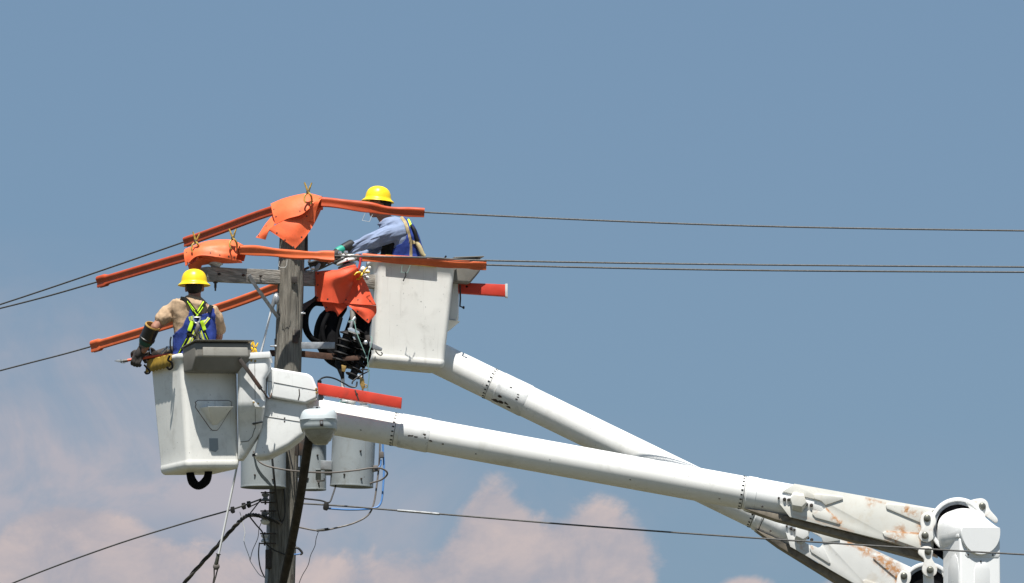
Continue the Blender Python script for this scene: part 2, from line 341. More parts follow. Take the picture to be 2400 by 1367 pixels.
M_poly = material('black_polymer_insulator', (0.012, 0.012, 0.013), 0.6, var=0.25, scale=12, dirt=(0.05, 0.047, 0.04), dirt_amt=0.3, dirt_scale=9, spec=0.25)
M_brass = material('brass_clamp', (0.42, 0.27, 0.085), 0.45, metal=0.5, var=0.3, scale=25)
M_pin = material('yellow_brown_pin_wood', (0.42, 0.27, 0.05), 0.6, var=0.55, scale=45)
M_pinY = material('yellow_pin_plastic', (0.78, 0.48, 0.02), 0.5, var=0.3, scale=35)
M_pad = material('ochre_rim_pad', (0.34, 0.21, 0.022), 0.6, var=0.25, scale=16, dirt=(0.2, 0.13, 0.03), dirt_amt=0.5, dirt_scale=10)
M_bluewire = material('blue_cable_sheath', (0.07, 0.19, 0.44), 0.45, var=0.12, scale=10)
M_blackwire = material('black_cable_sheath', (0.014, 0.014, 0.015), 0.5, var=0.25, scale=12)
M_greywire = material('grey_brown_cable', (0.13, 0.115, 0.105), 0.55, var=0.25, scale=12)
M_whitewire = material('pale_cord', (0.55, 0.56, 0.55), 0.6, var=0.15, scale=12)
M_greencord = material('pale_green_cord', (0.22, 0.38, 0.33), 0.6, var=0.15, scale=12)
M_rod = material('white_fibreglass_rod', (0.72, 0.73, 0.74), 0.4, var=0.05, scale=6)
M_orod = material('red_orange_handle', (0.75, 0.10, 0.03), 0.4, var=0.1, scale=8)
M_maroon = material('maroon_rubber_strip', (0.10, 0.008, 0.018), 0.5, var=0.15, scale=8)
M_bolt = material('steel_pin_head', (0.15, 0.15, 0.125), 0.4, metal=0.5, var=0.3, scale=30)
M_amber = material('brass_nut', (0.45, 0.30, 0.10), 0.4, metal=0.5, var=0.2, scale=20)
M_lanyard = material('straw_shock_pack', (0.48, 0.40, 0.22), 0.85, var=0.2, scale=20)
M_tintred = material('red_hot_stick', (0.45, 0.03, 0.03), 0.4, var=0.1, scale=8)
M_ground = material('dry_ground', (0.078, 0.074, 0.048), 0.95, var=0.25, scale=0.6, bump=0.3, bump_scale=3, spec=0.1)

# ------------------------------------------------------------------ ground
g = mk('ground', [(-6000, -3000, 0), (6000, -3000, 0), (6000, 9000, 0), (-6000, 9000, 0)], [(0, 1, 2, 3)], M_ground)
tag(g, kind='structure')

# ------------------------------------------------------------------ utility pole with its crossarm and iron
pole_base = at(640, 1367, 0); 
def pole_axis(z):                                # slight lean
    a = at(685, 560, 0); b = at(657, 1367, 0); k = (z - b.z) / (a.z - b.z); return Vector((b.x + (a.x - b.x) * k, 0, z))
ztop = at(685, 500, 0).z
pole = thing('utility_pole', pole_axis(0), 'weathered grey wooden utility pole with one crossarm and steel brackets', 'pole')
zs = [0.0 + (ztop) * i / 150 for i in range(151)]; NS = 96; V = []; F = []
for z in zs:
    c = pole_axis(z); k = z / ztop; r = 0.165 + (0.118 - 0.165) * k
    for s in range(NS):
        a = 2 * math.pi * s / NS
        g1 = noise.noise((math.cos(a) * 9, math.sin(a) * 9, z * 0.35)); g2 = noise.noise((math.cos(a) * 26, math.sin(a) * 26, z * 0.6 + 7))
        crack = -0.010 * max(0, 1 - abs(g2) / 0.10) * (1 if noise.noise((a * 2, z * 0.5, 3)) > -0.1 else 0.2)
        rr = r + 0.004 * g1 + crack
        V.append((c.x + rr * math.cos(a), c.y + rr * math.sin(a), z))
for i in range(150):
    for s in range(NS): F.append((i * NS + s, i * NS + (s + 1) % NS, (i + 1) * NS + (s + 1) % NS, (i + 1) * NS + s))
F.append(tuple(150 * NS + s for s in range(NS)))
mk('shaft', V, F, M_wood, pole, sharp=70)
# crossarm: behind the pole, its left end nearer the camera
ARM_A = at(478, 643, -0.72); ARM_B = at(885, 661, 0.95)
ad = (ARM_B - ARM_A).normalized(); an = Vector((ad.y, -ad.x, 0)).normalized()
shift = pole_axis(ARM_A.z) - (ARM_A + ad * ((pole_axis(ARM_A.z) - ARM_A).dot(ad)))
ARM_A = ARM_A + Vector((0, 0.0, 0)); 
def armpt(x):                                    # point on the arm axis below photo column x
    k = 0.0
    lo, hi = 0.0, 1.0
    for _ in range(30):
        k = (lo + hi) / 2; p = ARM_A.lerp(ARM_B, k); s = 1200 + (p.x - CAMPOS.x) / ((p - CAMPOS).dot(FWD)) * FPX
        if s < x: lo = k
        else: hi = k
    return ARM_A.lerp(ARM_B, k)
Mx = Matrix.Identity(4); Mx.col[0][:3] = ad; Mx.col[1][:3] = -an; Mx.col[2][:3] = ad.cross(-an); Mx.translation = (ARM_A + ARM_B) / 2
bm = bmesh.new(); V, F = box_geo(((ARM_B - ARM_A).length, 0.10, 0.132), Mx); vs = [bm.verts.new(v) for v in V]; [bm.faces.new([vs[i] for i in f]) for f in F]
bmesh.ops.subdivide_edges(bm, edges=[e for e in bm.edges if e.calc_length() > 1], cuts=24)
for v in bm.verts: v.co += Vector((0, 0, 0.004 * noise.noise(v.co * 3)))
mkbm('crossarm', bm, M_arm, pole, bevel=0.006)
for x, dz in ((690, 0.0),):
    V, F = box_geo((0.055, 0.02, 0.06), Matrix.Translation(at(690, 656, -0.135))); mk('washer_plate', V, F, M_dsteel, pole, bevel=0.004)
for x, y in ((503, 640), (560, 643), (600, 646)):
    p = armpt(x) + an * 0.055; lathe('bolt', [(0, .012), (.015, .012), (.018, .006), (.03, .006)], p, p + an, M_dsteel, pole, n=10)
# flat steel braces, left (front) and right (behind)
def strap(name, P, w, t, m, parent, wdir=None):
    P = [Vector(p) for p in P]; V = []; F = []
    for i, p in enumerate(P):
        d = (P[min(i + 1, len(P) - 1)] - P[max(i - 1, 0)]).normalized()
        f = Vector((0, -1, 0)) if wdir is None else wdir
        s = d.cross(f).normalized(); f2 = s.cross(d).normalized()
        for a, b in ((-1, -1), (1, -1), (1, 1), (-1, 1)): V.append(p + s * a * w / 2 + f2 * b * t / 2)
    for i in range(len(P) - 1):
        for k in range(4): F.append((i * 4 + k, i * 4 + (k + 1) % 4, i * 4 + 4 + (k + 1) % 4, i * 4 + 4 + k))
    F += [(0, 1, 2, 3), tuple(len(V) - 4 + k for k in range(4))]
    return mk(name, V, F, m, parent, bevel=min(w, t) * 0.2)
pa = armpt(572) + an * 0.065
strap('brace', [pa + Vector((0, 0, 0.005)), at(600, 672, pa.y + .06), at(652, 745, -0.10)], 0.034, 0.010, M_galv, pole)
pb = armpt(800) + an * -0.03
strap('brace', [pb + Vector((0, 0, -.06)), at(708, 718, 0.10)], 0.034, 0.012, M_dsteel, pole)
strap('brace', [at(748, 690, .34), at(708, 728, 0.06)], 0.028, 0.012, M_dsteel, pole)
# iron pin bolts below the arm ends
for x, k in ((505, 1), (1, 0)):
    if not k: continue
    p = armpt(x) - Vector((0, 0, .066)); lathe('pin_bolt', [(0, .022), (.012, .022), (.014, .012), (.055, .012), (.06, .008), (.085, .008)], p, p - Vector((0, 0, 1)), M_dsteel, pole, n=10)
p = armpt(505) + Vector((0, 0, .066)); lathe('insulator', [(-.01, .03), (.02, .05), (.03, .068), (.05, .07), (.06, .05), (.1, .06), (.13, .045), (.17, .03)], p, p + Vector((0, 0, 1)), M_porc, pole)
p = Vector((pole_axis(ztop).x, 0, ztop - .02)); lathe('insulator', [(-.01, .03), (.03, .05), (.05, .06), (.09, .045), (.13, .05)], p, p + Vector((0, 0, 1)), M_porc, pole)
slab('top_bracket', [(706, 545), (721, 545), (721, 602), (706, 600)], 0.02, 0.09, M_dsteel, pole, bevel=.004)
# equipment irons for the cutouts
V, F = join_geo([box_geo((0.36, 0.012, 0.062), Matrix.Translation(at(740, 810, -.02))), box_geo((0.36, 0.06, 0.010), Matrix.Translation(at(740, 804, .015)))])
mk('equipment_iron', V, F, M_galv, pole, bevel=.003)
strap('equipment_iron', [at(632, 828, .12), at(700, 829, .14), at(795, 838, .20)], 0.060, 0.02, M_rust, pole)
slab('end_plate', [(643, 794), (651, 794), (652, 839), (644, 839)], -.02, .1, M_rust, pole, bevel=.003)
V, F = box_geo((0.10, 0.02, 0.02), Matrix.Translation(at(636, 829, .0))); mk('bolt', V, F, M_rust, pole)
for x, y in ((692, 795), (697, 782)):
    V, F = box_geo((0.055, 0.05, 0.075), Matrix.Translation(at(x, y, -.11))); mk('clamp_plate', V, F, M_dsteel, pole, bevel=.008)
for x, y, l in ((650, 688, .05), (706, 735, .04), (648, 812, .06), (690, 1252, .03), (694, 1215, .03)):
    p = at(x, y, -.05); lathe('bolt', [(0, .014), (.02, .014), (.021, .007), (l, .007)], p, p + Vector((-1 if x < 680 else 1, -.2, 0)), M_galv, pole, n=8)
# pole band around the transformers' mount
zb = at(690, 1022, 0).z; c = pole_axis(zb)
lathe('pole_band', [(0, .142), (.002, .150), (.028, .150), (.03, .142)], c, c + Vector((0, 0, 1)), M_dsteel, pole, n=32)
V, F = join_geo([box_geo((.09, .03, .16), Matrix.Translation(at(703, 1048, -.17))), box_geo((.016, .05, .2), Matrix.Translation(at(697, 1044, -.2)))]); mk('hanger_bracket', V, F, M_dsteel, pole, bevel=.004)
# conduit and straps low on the pole
tube('conduit', [at(630, 1222, -.07), at(628, 1300, -.07), at(623, 1420, -.07), at(600, 1900, -.10)], .021, M_galv, pole, n=12)
for y in (1300, 1322): 
    V, F = box_geo((.055, .06, .09), Matrix.Translation(at(629, y, -.09))); mk('conduit_strap', V, F, M_dsteel, pole, bevel=.006)
tube('ground_wire', [at(664, 1120, -.15), at(668, 1200, -.155), at(660, 1230, -.155)], .006, M_blackwire, pole, n=6, sm=5)
slab('tag_plate', [(682, 1347), (688, 1346), (688, 1358), (682, 1359)], -.155, .004, M_dsteel, pole)

# ------------------------------------------------------------------ overhead conductors
def resample(P, step):
    out = [P[0]]; 
    for a, b in zip(P, P[1:]):
        n = max(1, int((b - a).length / step))
        for i in range(1, n + 1): out.append(a.lerp(b, i / n))
    return out
def wire(name, pts, r, m, label, cat='wire', group=None, sm=10, n=8):
    P = smooth_path([at(*p) for p in pts], sm); V, F = tube_geo(P, r, n)
    o = mk(name, V, F, m); return tag(o, label, cat, group)
GW = 'bare line conductors'
PA = [(-500, 870, 8.0), (0, 714, 4.6), (435, 566, 1.7), (640, 492, .28), (745, 472, 0), (860, 484, 0), (1000, 498, .05), (1700, 528, .1), (2400, 541, .2), (3200, 548, .3)]
PB = [(-500, 838, 5.8), (0, 723, 2.6), (235, 659, 1.0), (430, 602, -.30), (505, 588, -.62), (575, 585, -.6), (690, 595, -.45), (790, 600, -.36), (1000, 604, -.3), (1145, 611, -.25), (1700, 620, -.15), (2400, 626, 0), (3200, 630, .2)]
PC = [(-500, 1000, 8.6), (0, 869, 5.4), (215, 812, 4.2), (510, 722, 2.3), (650, 671, 1.5), (740, 635, .80), (815, 602, .34), (850, 602, .30), (1000, 612, .26), (1140, 621, .26), (1700, 633, .30), (2400, 638, .5), (3200, 640, .5)]
wire('line_conductor', PA, .0085, M_alu, 'grey overhead wire tied at the pole top, highest of three', 'wire', GW)
wire('line_conductor', PB, .0085, M_alu, 'grey overhead wire on the near crossarm end, passing in front of the pole', 'wire', GW)
wire('line_conductor', PC, .0085, M_alu, 'grey overhead wire on the far crossarm end, passing behind the pole', 'wire', GW)

# orange line hose: a hollow grooved rubber section pushed over a conductor
PROF = [(-.42, .42), (-.24, .50), (.24, .50), (.42, .42), (.50, .28), (.46, .14), (.34, -.02), (.28, -.22), (.33, -.36), (.32, -.47), (.14, -.50), (.10, -.30), (-.10, -.30), (-.14, -.50), (-.32, -.47), (-.33, -.36), (-.28, -.22), (-.34, -.02), (-.46, .14), (-.50, .28)]
def along(pts, x0, x1):                         # the stretch of a conductor between two photo columns
    P = resample(smooth_path([at(*p) for p in pts], 10), 0.02)
    def sx(p): return 1200 + p.x / ((p - CAMPOS).dot(FWD)) * FPX
    return [p for p in P if x0 <= sx(p) <= x1]
def hose(pts, label, m, h=0.088, w=0.062, flare=(1, 0), twist=0.0, wob=0.0, seed=0, group='orange line hoses', sm=14, tw0=0.0):
    P = pts; n = len(P); k = len(PROF); V = []; F = []
    L = [0.0]
    for a, b in zip(P, P[1:]): L.append(L[-1] + (b - a).length)
    T = L[-1]
    outer = []; inner = []
    for i, p in enumerate(P):
        t = (P[min(i + 1, n - 1)] - P[max(i - 1, 0)]).normalized(); s = t.cross(Vector((0, 0, 1))).normalized(); u = s.cross(t)
        f = 1.0
        for on, d in ((flare[0], L[i]), (flare[1], T - L[i])):
            if on: f = max(f, 1 + 0.30 * on * min(1, max(0, (0.165 - d) / 0.03)))
        ang = tw0 + twist * math.sin(3.0 * L[i] + seed) ; hh = h * (1 + wob * noise.noise((L[i] * 3.5, seed, 0)))
        dz = wob * .014 * noise.noise((L[i] * 2.5, seed + 9, 1))
        ca, sa = math.cos(ang), math.sin(ang)
        for q, lst in ((1.0, outer), (0.80, inner)):
            ring = []
            for a, b in PROF:
                x = a * w * f * q; y = b * hh * f * q
                ring.append(p + s * (x * ca - y * sa) + u * (x * sa + y * ca - h * .08 + dz))
            lst.append(ring)
    V, F = [], []
    rings = [inner[0]] + outer + [inner[-1]] + inner[::-1]
    for r_ in rings[:-1]: V += r_
    N_ = len(rings) - 1
    for i in range(N_):
        j = (i + 1) % N_
        if i == N_ - 1: j = 0
        for q in range(k): F.append((i * k + q, i * k + (q + 1) % k, j * k + (q + 1) % k, j * k + q))
    o = mk('line_hose', V, F, m, sharp=50); return tag(o, label, 'line hose', group)
hose(along(PA, 434, 652), 'dark orange hose from the pole-top blanket down the upper left wire', M_hose, flare=(.35, 0))
hose(along(PB, 232, 442), 'orange hose left of the crossarm-end blanket with flared coupling end, above the hatted worker', M_hose, flare=(1, 0))
hose(along(PC, 216, 656), 'pale orange hose passing behind the tan-shirted worker to the pole', M_hoseR, h=.094, w=.062, flare=(1, 0))
hose(along(PA, 742, 995), 'dark orange hose in front of the second worker\'s face', M_hose, flare=(0, .0), wob=.35, seed=2, h=.092, twist=.18)
hose(along(PB, 556, 788), 'wavy orange hose crossing in front of the pole below its top', M_hoseR, flare=(0, .8), wob=.4, seed=5, h=.082, twist=.25, tw0=.1)
hose(along(PC, 850, 1142), 'faded orange hose lying across the rim of the far bucket', M_hoseR, flare=(0, .7), wob=.3, seed=9, h=.076, w=.058, twist=.3, tw0=-.15)

# ------------------------------------------------------------------ rubber blankets (bent sheets) and their pins
def sheet_geo(rows, th=0.006, nu=8, nv=8):
    """rows of control points -> smooth thick sheet"""
    rows = [smooth_path([at(*p) for p in r], nu) for r in rows]
    cols = list(zip(*rows)); cols = [smooth_path(list(c), nv) for c in cols]
    G = [list(r) for r in zip(*cols)]                        # G[v][u]
    nv_, nu_ = len(G), len(G[0]); Nn = [[None] * nu_ for _ in range(nv_)]
    for i in range(nv_):
        for j in range(nu_):
            du = G[i][min(j + 1, nu_ - 1)] - G[i][max(j - 1, 0)]; dv = G[min(i + 1, nv_ - 1)][j] - G[max(i - 1, 0)][j]
            q = du.cross(dv); Nn[i][j] = q.normalized() if q.length > 1e-9 else Vector((0, -1, 0))
    V = []
    for sgn in (0.5, -0.5):
        for i in range(nv_):
            for j in range(nu_): V.append(G[i][j] + Nn[i][j] * th * sgn)
    o = nv_ * nu_; F = []
    for i in range(nv_ - 1):
        for j in range(nu_ - 1):
            a = i * nu_ + j; F.append((a, a + 1, a + nu_ + 1, a + nu_)); F.append((o + a, o + a + nu_, o + a + nu_ + 1, o + a + 1))
    for j in range(nu_ - 1):
        F.append((j, o + j, o + j + 1, j + 1)); a = (nv_ - 1) * nu_ + j; F.append((a, a + 1, o + a + 1, o + a))
    for i in range(nv_ - 1):
        a = i * nu_; F.append((a, a + nu_, o + a + nu_, o + a)); a += nu_ - 1; F.append((a, o + a, o + a + nu_, a + nu_))
    return V, F
def blanket(sheets, label, eyelets, m=None):
    V, F = join_geo([sheet_geo(s) for s in sheets]); p0 = V[0]
    lo = Vector((min(v[i] for v in V) for i in range(3))); hi = Vector((max(v[i] for v in V) for i in range(3)))
    t = thing('rubber_blanket', Vector(((lo.x + hi.x) / 2, (lo.y + hi.y) / 2, lo.z)), label, 'blanket', 'orange rubber blankets')
    mk('folded_sheet', V, F, m or M_blank, t, sharp=60)
    tree = BVHTree.FromPolygons([Vector(v) for v in V], F)
    for x, y in eyelets:
        d = (at(x, y, 0) - CAMPOS).normalized(); h = tree.ray_cast(CAMPOS, d)
        if h[0]:
            q = h[0]; nrm = h[1] if h[1].dot(d) < 0 else -h[1]
            lathe('eyelet', [(-.004, .008), (.0015, .008), (.002, .004)], q, q + nrm, M_dsteel, t, n=8)
    return t
blanket([
    # top flap thrown over the line: back - top - front - lower front edge
    [[(640, 520, .25), (690, 505, .22), (735, 496, .18), (757, 492, .16)], [(636, 486, .20), (672, 470, .15), (722, 458, .12), (756, 463, .10)],
     [(635, 479, .05), (670, 466, -.02), (716, 458, -.06), (748, 466, -.06)], [(639, 500, -.06), (674, 488, -.13), (712, 480, -.16), (727, 484, -.17)], [(646, 526, -.10), (674, 513, -.17), (705, 504, -.20), (726, 489, -.21)]],
    # right flap wrapped round the hose mouth
    [[(722, 500, .15), (740, 498, .16), (757, 490, .16)], [(722, 462, .09), (742, 462, .10), (758, 468, .09)], [(718, 470, -.09), (734, 468, -.10), (750, 470, -.08)], [(712, 494, -.13), (726, 495, -.14), (741, 494, -.10)], [(700, 508, -.14), (718, 516, -.14), (737, 522, -.10)]],
    # large diamond hanging down the front of the pole
    [[(700, 504, -.135), (728, 506, -.12), (757, 482, .06)], [(668, 516, -.15), (702, 528, -.17), (738, 522, -.09)], [(634, 535, -.14), (680, 552, -.18), (716, 556, -.15)], [(632, 541, -.135), (664, 563, -.17), (692, 583, -.165)]],
    # narrow tail on the left
    [[(640, 505, .02), (648, 512, -.05)], [(622, 526, .0), (640, 532, -.12)], [(608, 548, -.02), (630, 542, -.13)], [(600, 557, -.03), (622, 562, -.08)]],
], 'orange rubber blanket draped over the pole top, pointed corner hanging down', [(642, 491), (647, 508), (703, 495), (649, 546), (668, 563), (707, 556), (688, 579), (719, 507), (624, 530), (606, 553)])
blanket([
    # sleeve round the crossarm-end insulator: back low, back, top, front, front low edge
    [[(446, 628, -.42), (490, 618, -.42), (545, 613, -.46), (572, 612, -.48)], [(440, 600, -.40), (490, 585, -.38), (540, 585, -.42), (577, 590, -.44)], [(438, 584, -.48), (486, 566, -.5), (540, 563, -.52), (572, 576, -.52)],
     [(432, 588, -.62), (478, 574, -.72), (530, 573, -.74), (560, 578, -.68)], [(432, 602, -.70), (470, 584, -.78), (522, 592, -.80), (556, 596, -.76)], [(435, 624, -.72), (464, 600, -.80), (512, 603, -.82), (553, 611, -.76)]],
    # lower wrap coming round below
    [[(436, 622, -.71), (452, 620, -.70)], [(448, 619, -.69), (460, 611, -.74)], [(466, 608, -.66), (468, 592, -.775)], [(472, 597, -.62), (478, 594, -.76)]],
    [[(463, 598, -.70), (505, 600, -.75), (552, 608, -.74), (566, 612, -.62)], [(458, 612, -.64), (505, 612, -.69), (550, 615, -.68), (567, 616, -.56)], [(450, 626, -.58), (498, 618, -.62), (545, 617, -.60), (568, 615, -.50)]],
    [[(440, 622, -.66), (462, 606, -.70), (486, 606, -.70)], [(443, 632, -.60), (458, 628, -.60), (474, 620, -.60)], [(444, 640, -.55), (456, 640, -.55), (470, 632, -.55)]],
], 'orange rubber blanket wrapped like a sleeve around the near crossarm end', [(437, 592), (440, 616), (493, 593), (515, 598), (536, 601), (549, 603), (555, 572)])
blanket([
    # broad front panel rolling under towards the fold
    [[(739, 637, .26), (768, 634, .21), (800, 632, .15), (834, 622, .14)], [(740, 655, .24), (772, 654, .16), (806, 650, .12), (837, 636, .16)], [(742, 680, .23), (776, 680, .17), (806, 676, .24), (831, 660, .30)], [(744, 706, .22), (776, 709, .18), (800, 711, .24), (814, 704, .32)]],
    [[(739, 637, .30), (742, 637, .265)], [(738, 670, .31), (744, 670, .24)], [(739, 706, .32), (747, 707, .225)]],
    # right panel beyond the fold
    [[(830, 624, .17), (837, 628, .18), (842, 636, .20)], [(829, 655, .27), (845, 655, .24), (858, 664, .26)], [(821, 685, .27), (846, 690, .22), (871, 694, .26)], [(806, 711, .25), (845, 714, .20), (882, 716, .27)]],
    # dark lower left corner and bright lower right corner
    [[(752, 705, .32), (785, 708, .32), (822, 712, .32)], [(764, 730, .33), (790, 730, .33), (810, 722, .33)], [(774, 757, .34), (778, 757, .34), (782, 752, .34)]],
    [[(808, 711, .25), (845, 714, .22), (882, 717, .28)], [(826, 724, .22), (853, 728, .21), (882, 732, .30)], [(845, 742, .22), (862, 744, .22), (876, 742, .28)], [(862, 757, .22), (864, 757, .22), (867, 754, .24)]],
    [[(790, 634, .30), (812, 626, .36), (830, 621, .40)], [(798, 634, .20), (818, 627, .20), (836, 624, .20)]],
], 'orange rubber blanket over the far crossarm end beside the far bucket', [(745, 642), (744, 698), (768, 701), (811, 703), (839, 703), (867, 706), (838, 730), (861, 749), (774, 749), (765, 721), (745, 668)], M_blankR)

def clothespin(x, y, Y, size, label, m=None, lean=0.0, group='blanket clamp pins'):
    """two crossing jaws and a coil spring; x, y is the pivot"""
    m = m or M_pin; c = at(x, y, Y); t = thing('clamp_pin', c - Vector((0, 0, size * .5)), label, 'clamp', group)
    rot = Matrix.Rotation(lean, 3, 'Y')
    def L(a, b, d=0): return c + rot @ Vector((a * size, d, b * size))
    for s in (-1, 1):
        P = smooth_path([L(.20 * s, .52, .012 * s), L(.10 * s, .26, .012 * s), L(0, 0, .012 * s), L(-.16 * s, -.22, -.02), L(-.20 * s, -.45, -.03 if s > 0 else .05), L(-.13 * s, -.66, -.035 if s > 0 else .05)], 5)
        V, F = tube_geo(P, [.007, .009, .010, .010, .009, .006], 6); mk('jaw', V, F, m, t)
    lathe('spring', [(-.02, .012), (-.018, .017), (.018, .017), (.02, .012)], c, c + Vector((0, 1, 0)), M_dsteel, t, n=10)
    return t
clothespin(722, 450, -.20, .17, 'brown and yellow clamp pin standing on the pole-top blanket')
clothespin(459, 566, -.74, .165, 'yellow-brown clamp pin at the left end of the sleeve-like blanket', lean=R(4))
clothespin(546, 558, -.78, .165, 'yellow-brown clamp pin near the open right end of the sleeve-like blanket', lean=R(-3))

# ------------------------------------------------------------------ aerial lifts
def annulus_geo(c, ax, ro, ri, t, n=48):
    ax = ax.normalized(); u = ax.orthogonal().normalized(); v = ax.cross(u); V = []; F = []
    for d, r in ((0, ri), (0, ro), (t, ro), (t, ri)):
        for k in range(n):
            a = 2 * math.pi * k / n; V.append(c + ax * d + (u * math.cos(a) + v * math.sin(a)) * r)
    for i in range(4):
        for k in range(n): F.append((i * n + k, i * n + (k + 1) % n, ((i + 1) % 4) * n + (k + 1) % n, ((i + 1) % 4) * n + k))
    return V, F
def frame_fn(origin, yaw, roll):
    M = Matrix.Translation(origin) @ Matrix.Rotation(roll, 4, 'Y') @ Matrix.Rotation(yaw, 4, 'Z')
    return lambda x, y, z: M @ Vector((x, y, z))
def bucket_shell(name, L, W, D, H, taper, m, parent, rc=0.05):
    spec = []                                    # (z, grow, thickness sign) from inside floor up over the rim and down outside
    def ring(z, g):
        k = -z / H; w = W - 2 * taper * k + 2 * g; d = D - 2 * taper * k + 2 * g
        return [L(x, y, z) for x, y in rrect(w, d, max(rc + g, .015), 6)]
    th = .016
    rings = [ring(-H + .05, -th - .04), ring(-H + .07, -th), ring(-.5 * H, -th), ring(-.05, -th), ring(0.0, -th), ring(.006, -th + .006), ring(.006, .012), ring(0.0, .018), ring(-.035, .018), ring(-.045, .010), ring(-.055, .0)]
    for k in range(1, 10): rings.append(ring(-.055 + (-H + .15) * k / 9 , 0.0))
    rings += [ring(-H + .080, .002), ring(-H + .072, .005), ring(-H + .045, .005), ring(-H + .026, .001), ring(-H + .008, -.014), ring(-H + .001, -.030), ring(-H, -.05)]
    V, F = rings_geo(rings)
    return mk(name, V, F, m, parent, sharp=50)
def sweep_prism(prof, x0, x1, L):                # profile of (out, z) extruded sideways in a local frame
    n = len(prof); V = [L(x0, o, z) for o, z in prof] + [L(x1, o, z) for o, z in prof]
    return V, [tuple(range(n))[::-1], tuple(range(n, 2 * n))] + [(i, (i + 1) % n, n + (i + 1) % n, n + i) for i in range(n)]
def tool_tray(S, x0, x1, parent, z0=.09):        # S(x along the wall, outwards, z)
    dp = .26; tr = None
    prof = [(.005, z0 - .02), (dp - .01, z0), (dp, z0 - .13), (dp - .085, z0 - .255), (.005, z0 - .255)]
    V, F = sweep_prism(prof, x0, x1, S); tr = mk('tool_tray', V, F, M_tray, parent, bevel=.022, seg=3)
    prof = [(dp - .002, z0 - .045), (dp + .010, z0 - .047), (dp + .010, z0 - .125), (dp - .004, z0 - .135)]
    V, F = sweep_prism(prof, x0 + .07, x1 - .05, S); mk('front_panel', V, F, M_tray2, tr, bevel=.006)
    prof = [(-.01, z0 - .028), (dp + .02, z0 + .012), (dp + .022, z0 + .022), (-.01, z0 - .016)]
    V, F = sweep_prism(prof, x0 - .012, x1 + .012, S); mk('lip', V, F, M_tray, tr, bevel=.004)
    return tr
def foot_step(S, xc, zc, w, h, parent):
    out = [(-w * .5 + .02, h * .36), (-w * .47, h * .44), (-w * .40, h * .5), (w * .40, h * .5), (w * .47, h * .44), (w * .5 - .02, h * .36), (w * .5 - .01, h * .28), (w * .12, -h * .42), (w * .06, -h * .5), (-w * .06, -h * .5), (-w * .12, -h * .42), (-w * .5 + .01, h * .28)]
    a = [S(xc + x, .006, zc + z) for x, z in out]; b = [S(xc + x * .985, -.02, zc + z * .985) for x, z in out]
    n = len(out); V = a + b; F = [tuple(range(n)), tuple(range(n, 2 * n))[::-1]] + [(i, n + i, n + (i + 1) % n, (i + 1) % n) for i in range(n)]
    st = mk('foot_step', V, F, M_bucket, parent, bevel=.004)
    path = [S(xc + x * 1.01, .001, zc + z * 1.01) for x, z in out]; path.append(path[0]); path.append(path[1])
    V, F = tube_geo(path, .0035, 6); mk('step_seam', V, F, M_rust, st)
    top = [(-w * .36, h * .26), (w * .36, h * .26), (w * .07, -h * .33), (-w * .07, -h * .33)]
    V = [S(xc + x, .004, zc + z) for x, z in top] + [S(xc - w * .33, .14, zc + h * .24), S(xc + w * .33, .14, zc + h * .24), S(xc + w * .05, .012, zc - h * .31), S(xc - w * .05, .012, zc - h * .31)]
    mk('step_ledge', V, [(0, 1, 2, 3), (4, 7, 6, 5), (0, 4, 5, 1), (1, 5, 6, 2), (2, 6, 7, 3), (3, 7, 4, 0)], M_bucket, st, bevel=.006)
    return st
def axis_ring(name, a, ax, r, w, m, parent, extra=.0015):
    V, F = lathe_geo([(0, r * .99), (0.0005, r + extra), (w, r + extra), (w + .0005, r * .99)], a, a + ax, 48); return mk(name, V, F, m, parent)
def tick_ring(a, ax, r, parent, n=22, flip=1):
    ax = ax.normalized(); u = ax.orthogonal().normalized(); v = ax.cross(u); G = []
    for k in range(n):
        t = 2 * math.pi * k / n; rad = u * math.cos(t) + v * math.sin(t); tg = ax.cross(rad)
        M = Matrix.Identity(4); M.col[0][:3] = ax; M.col[1][:3] = tg; M.col[2][:3] = rad; M.translation = a - ax * .016 * flip + rad * r
        G.append(box_geo((.020, .012, .006), M))
    V, F = join_geo(G); o = mk('tick_marks', V, F, M_black, parent); o['kind'] = 'stuff'; return o
def smudge(a, ax, r, ang, along, size, parent, seed):     # worn dark stencil scrap lying on the tube
    ax = ax.normalized(); u = Vector((0, -1, 0)) - ax * ax.y * -1; u = (Vector((0, -1, 0)) - ax * Vector((0, -1, 0)).dot(ax)).normalized(); v = u.cross(ax)
    rnd = random.Random(seed); pts = []
    for k in range(9):
        t = 2 * math.pi * k / 9; q = size * (0.55 + .6 * rnd.random()); pts.append((along + q * math.cos(t) * 1.3, ang + q * .7 * math.sin(t) / r))
    V = [a + ax * x + (u * math.cos(t) + v * math.sin(t)) * (r + .0015) for x, t in pts] + [a + ax * x + (u * math.cos(t) + v * math.sin(t)) * (r - .004) for x, t in pts]
    n = len(pts); mk('stencil_mark', V, [tuple(range(n)), tuple(range(n, 2 * n))[::-1]] + [(i, (i + 1) % n, n + (i + 1) % n, n + i) for i in range(n)], M_dsteel, parent)

def onplane(x, y, P0, nrm):
    d = (at(x, y, 0) - CAMPOS).normalized(); return CAMPOS + d * ((P0 - CAMPOS).dot(nrm) / d.dot(nrm))

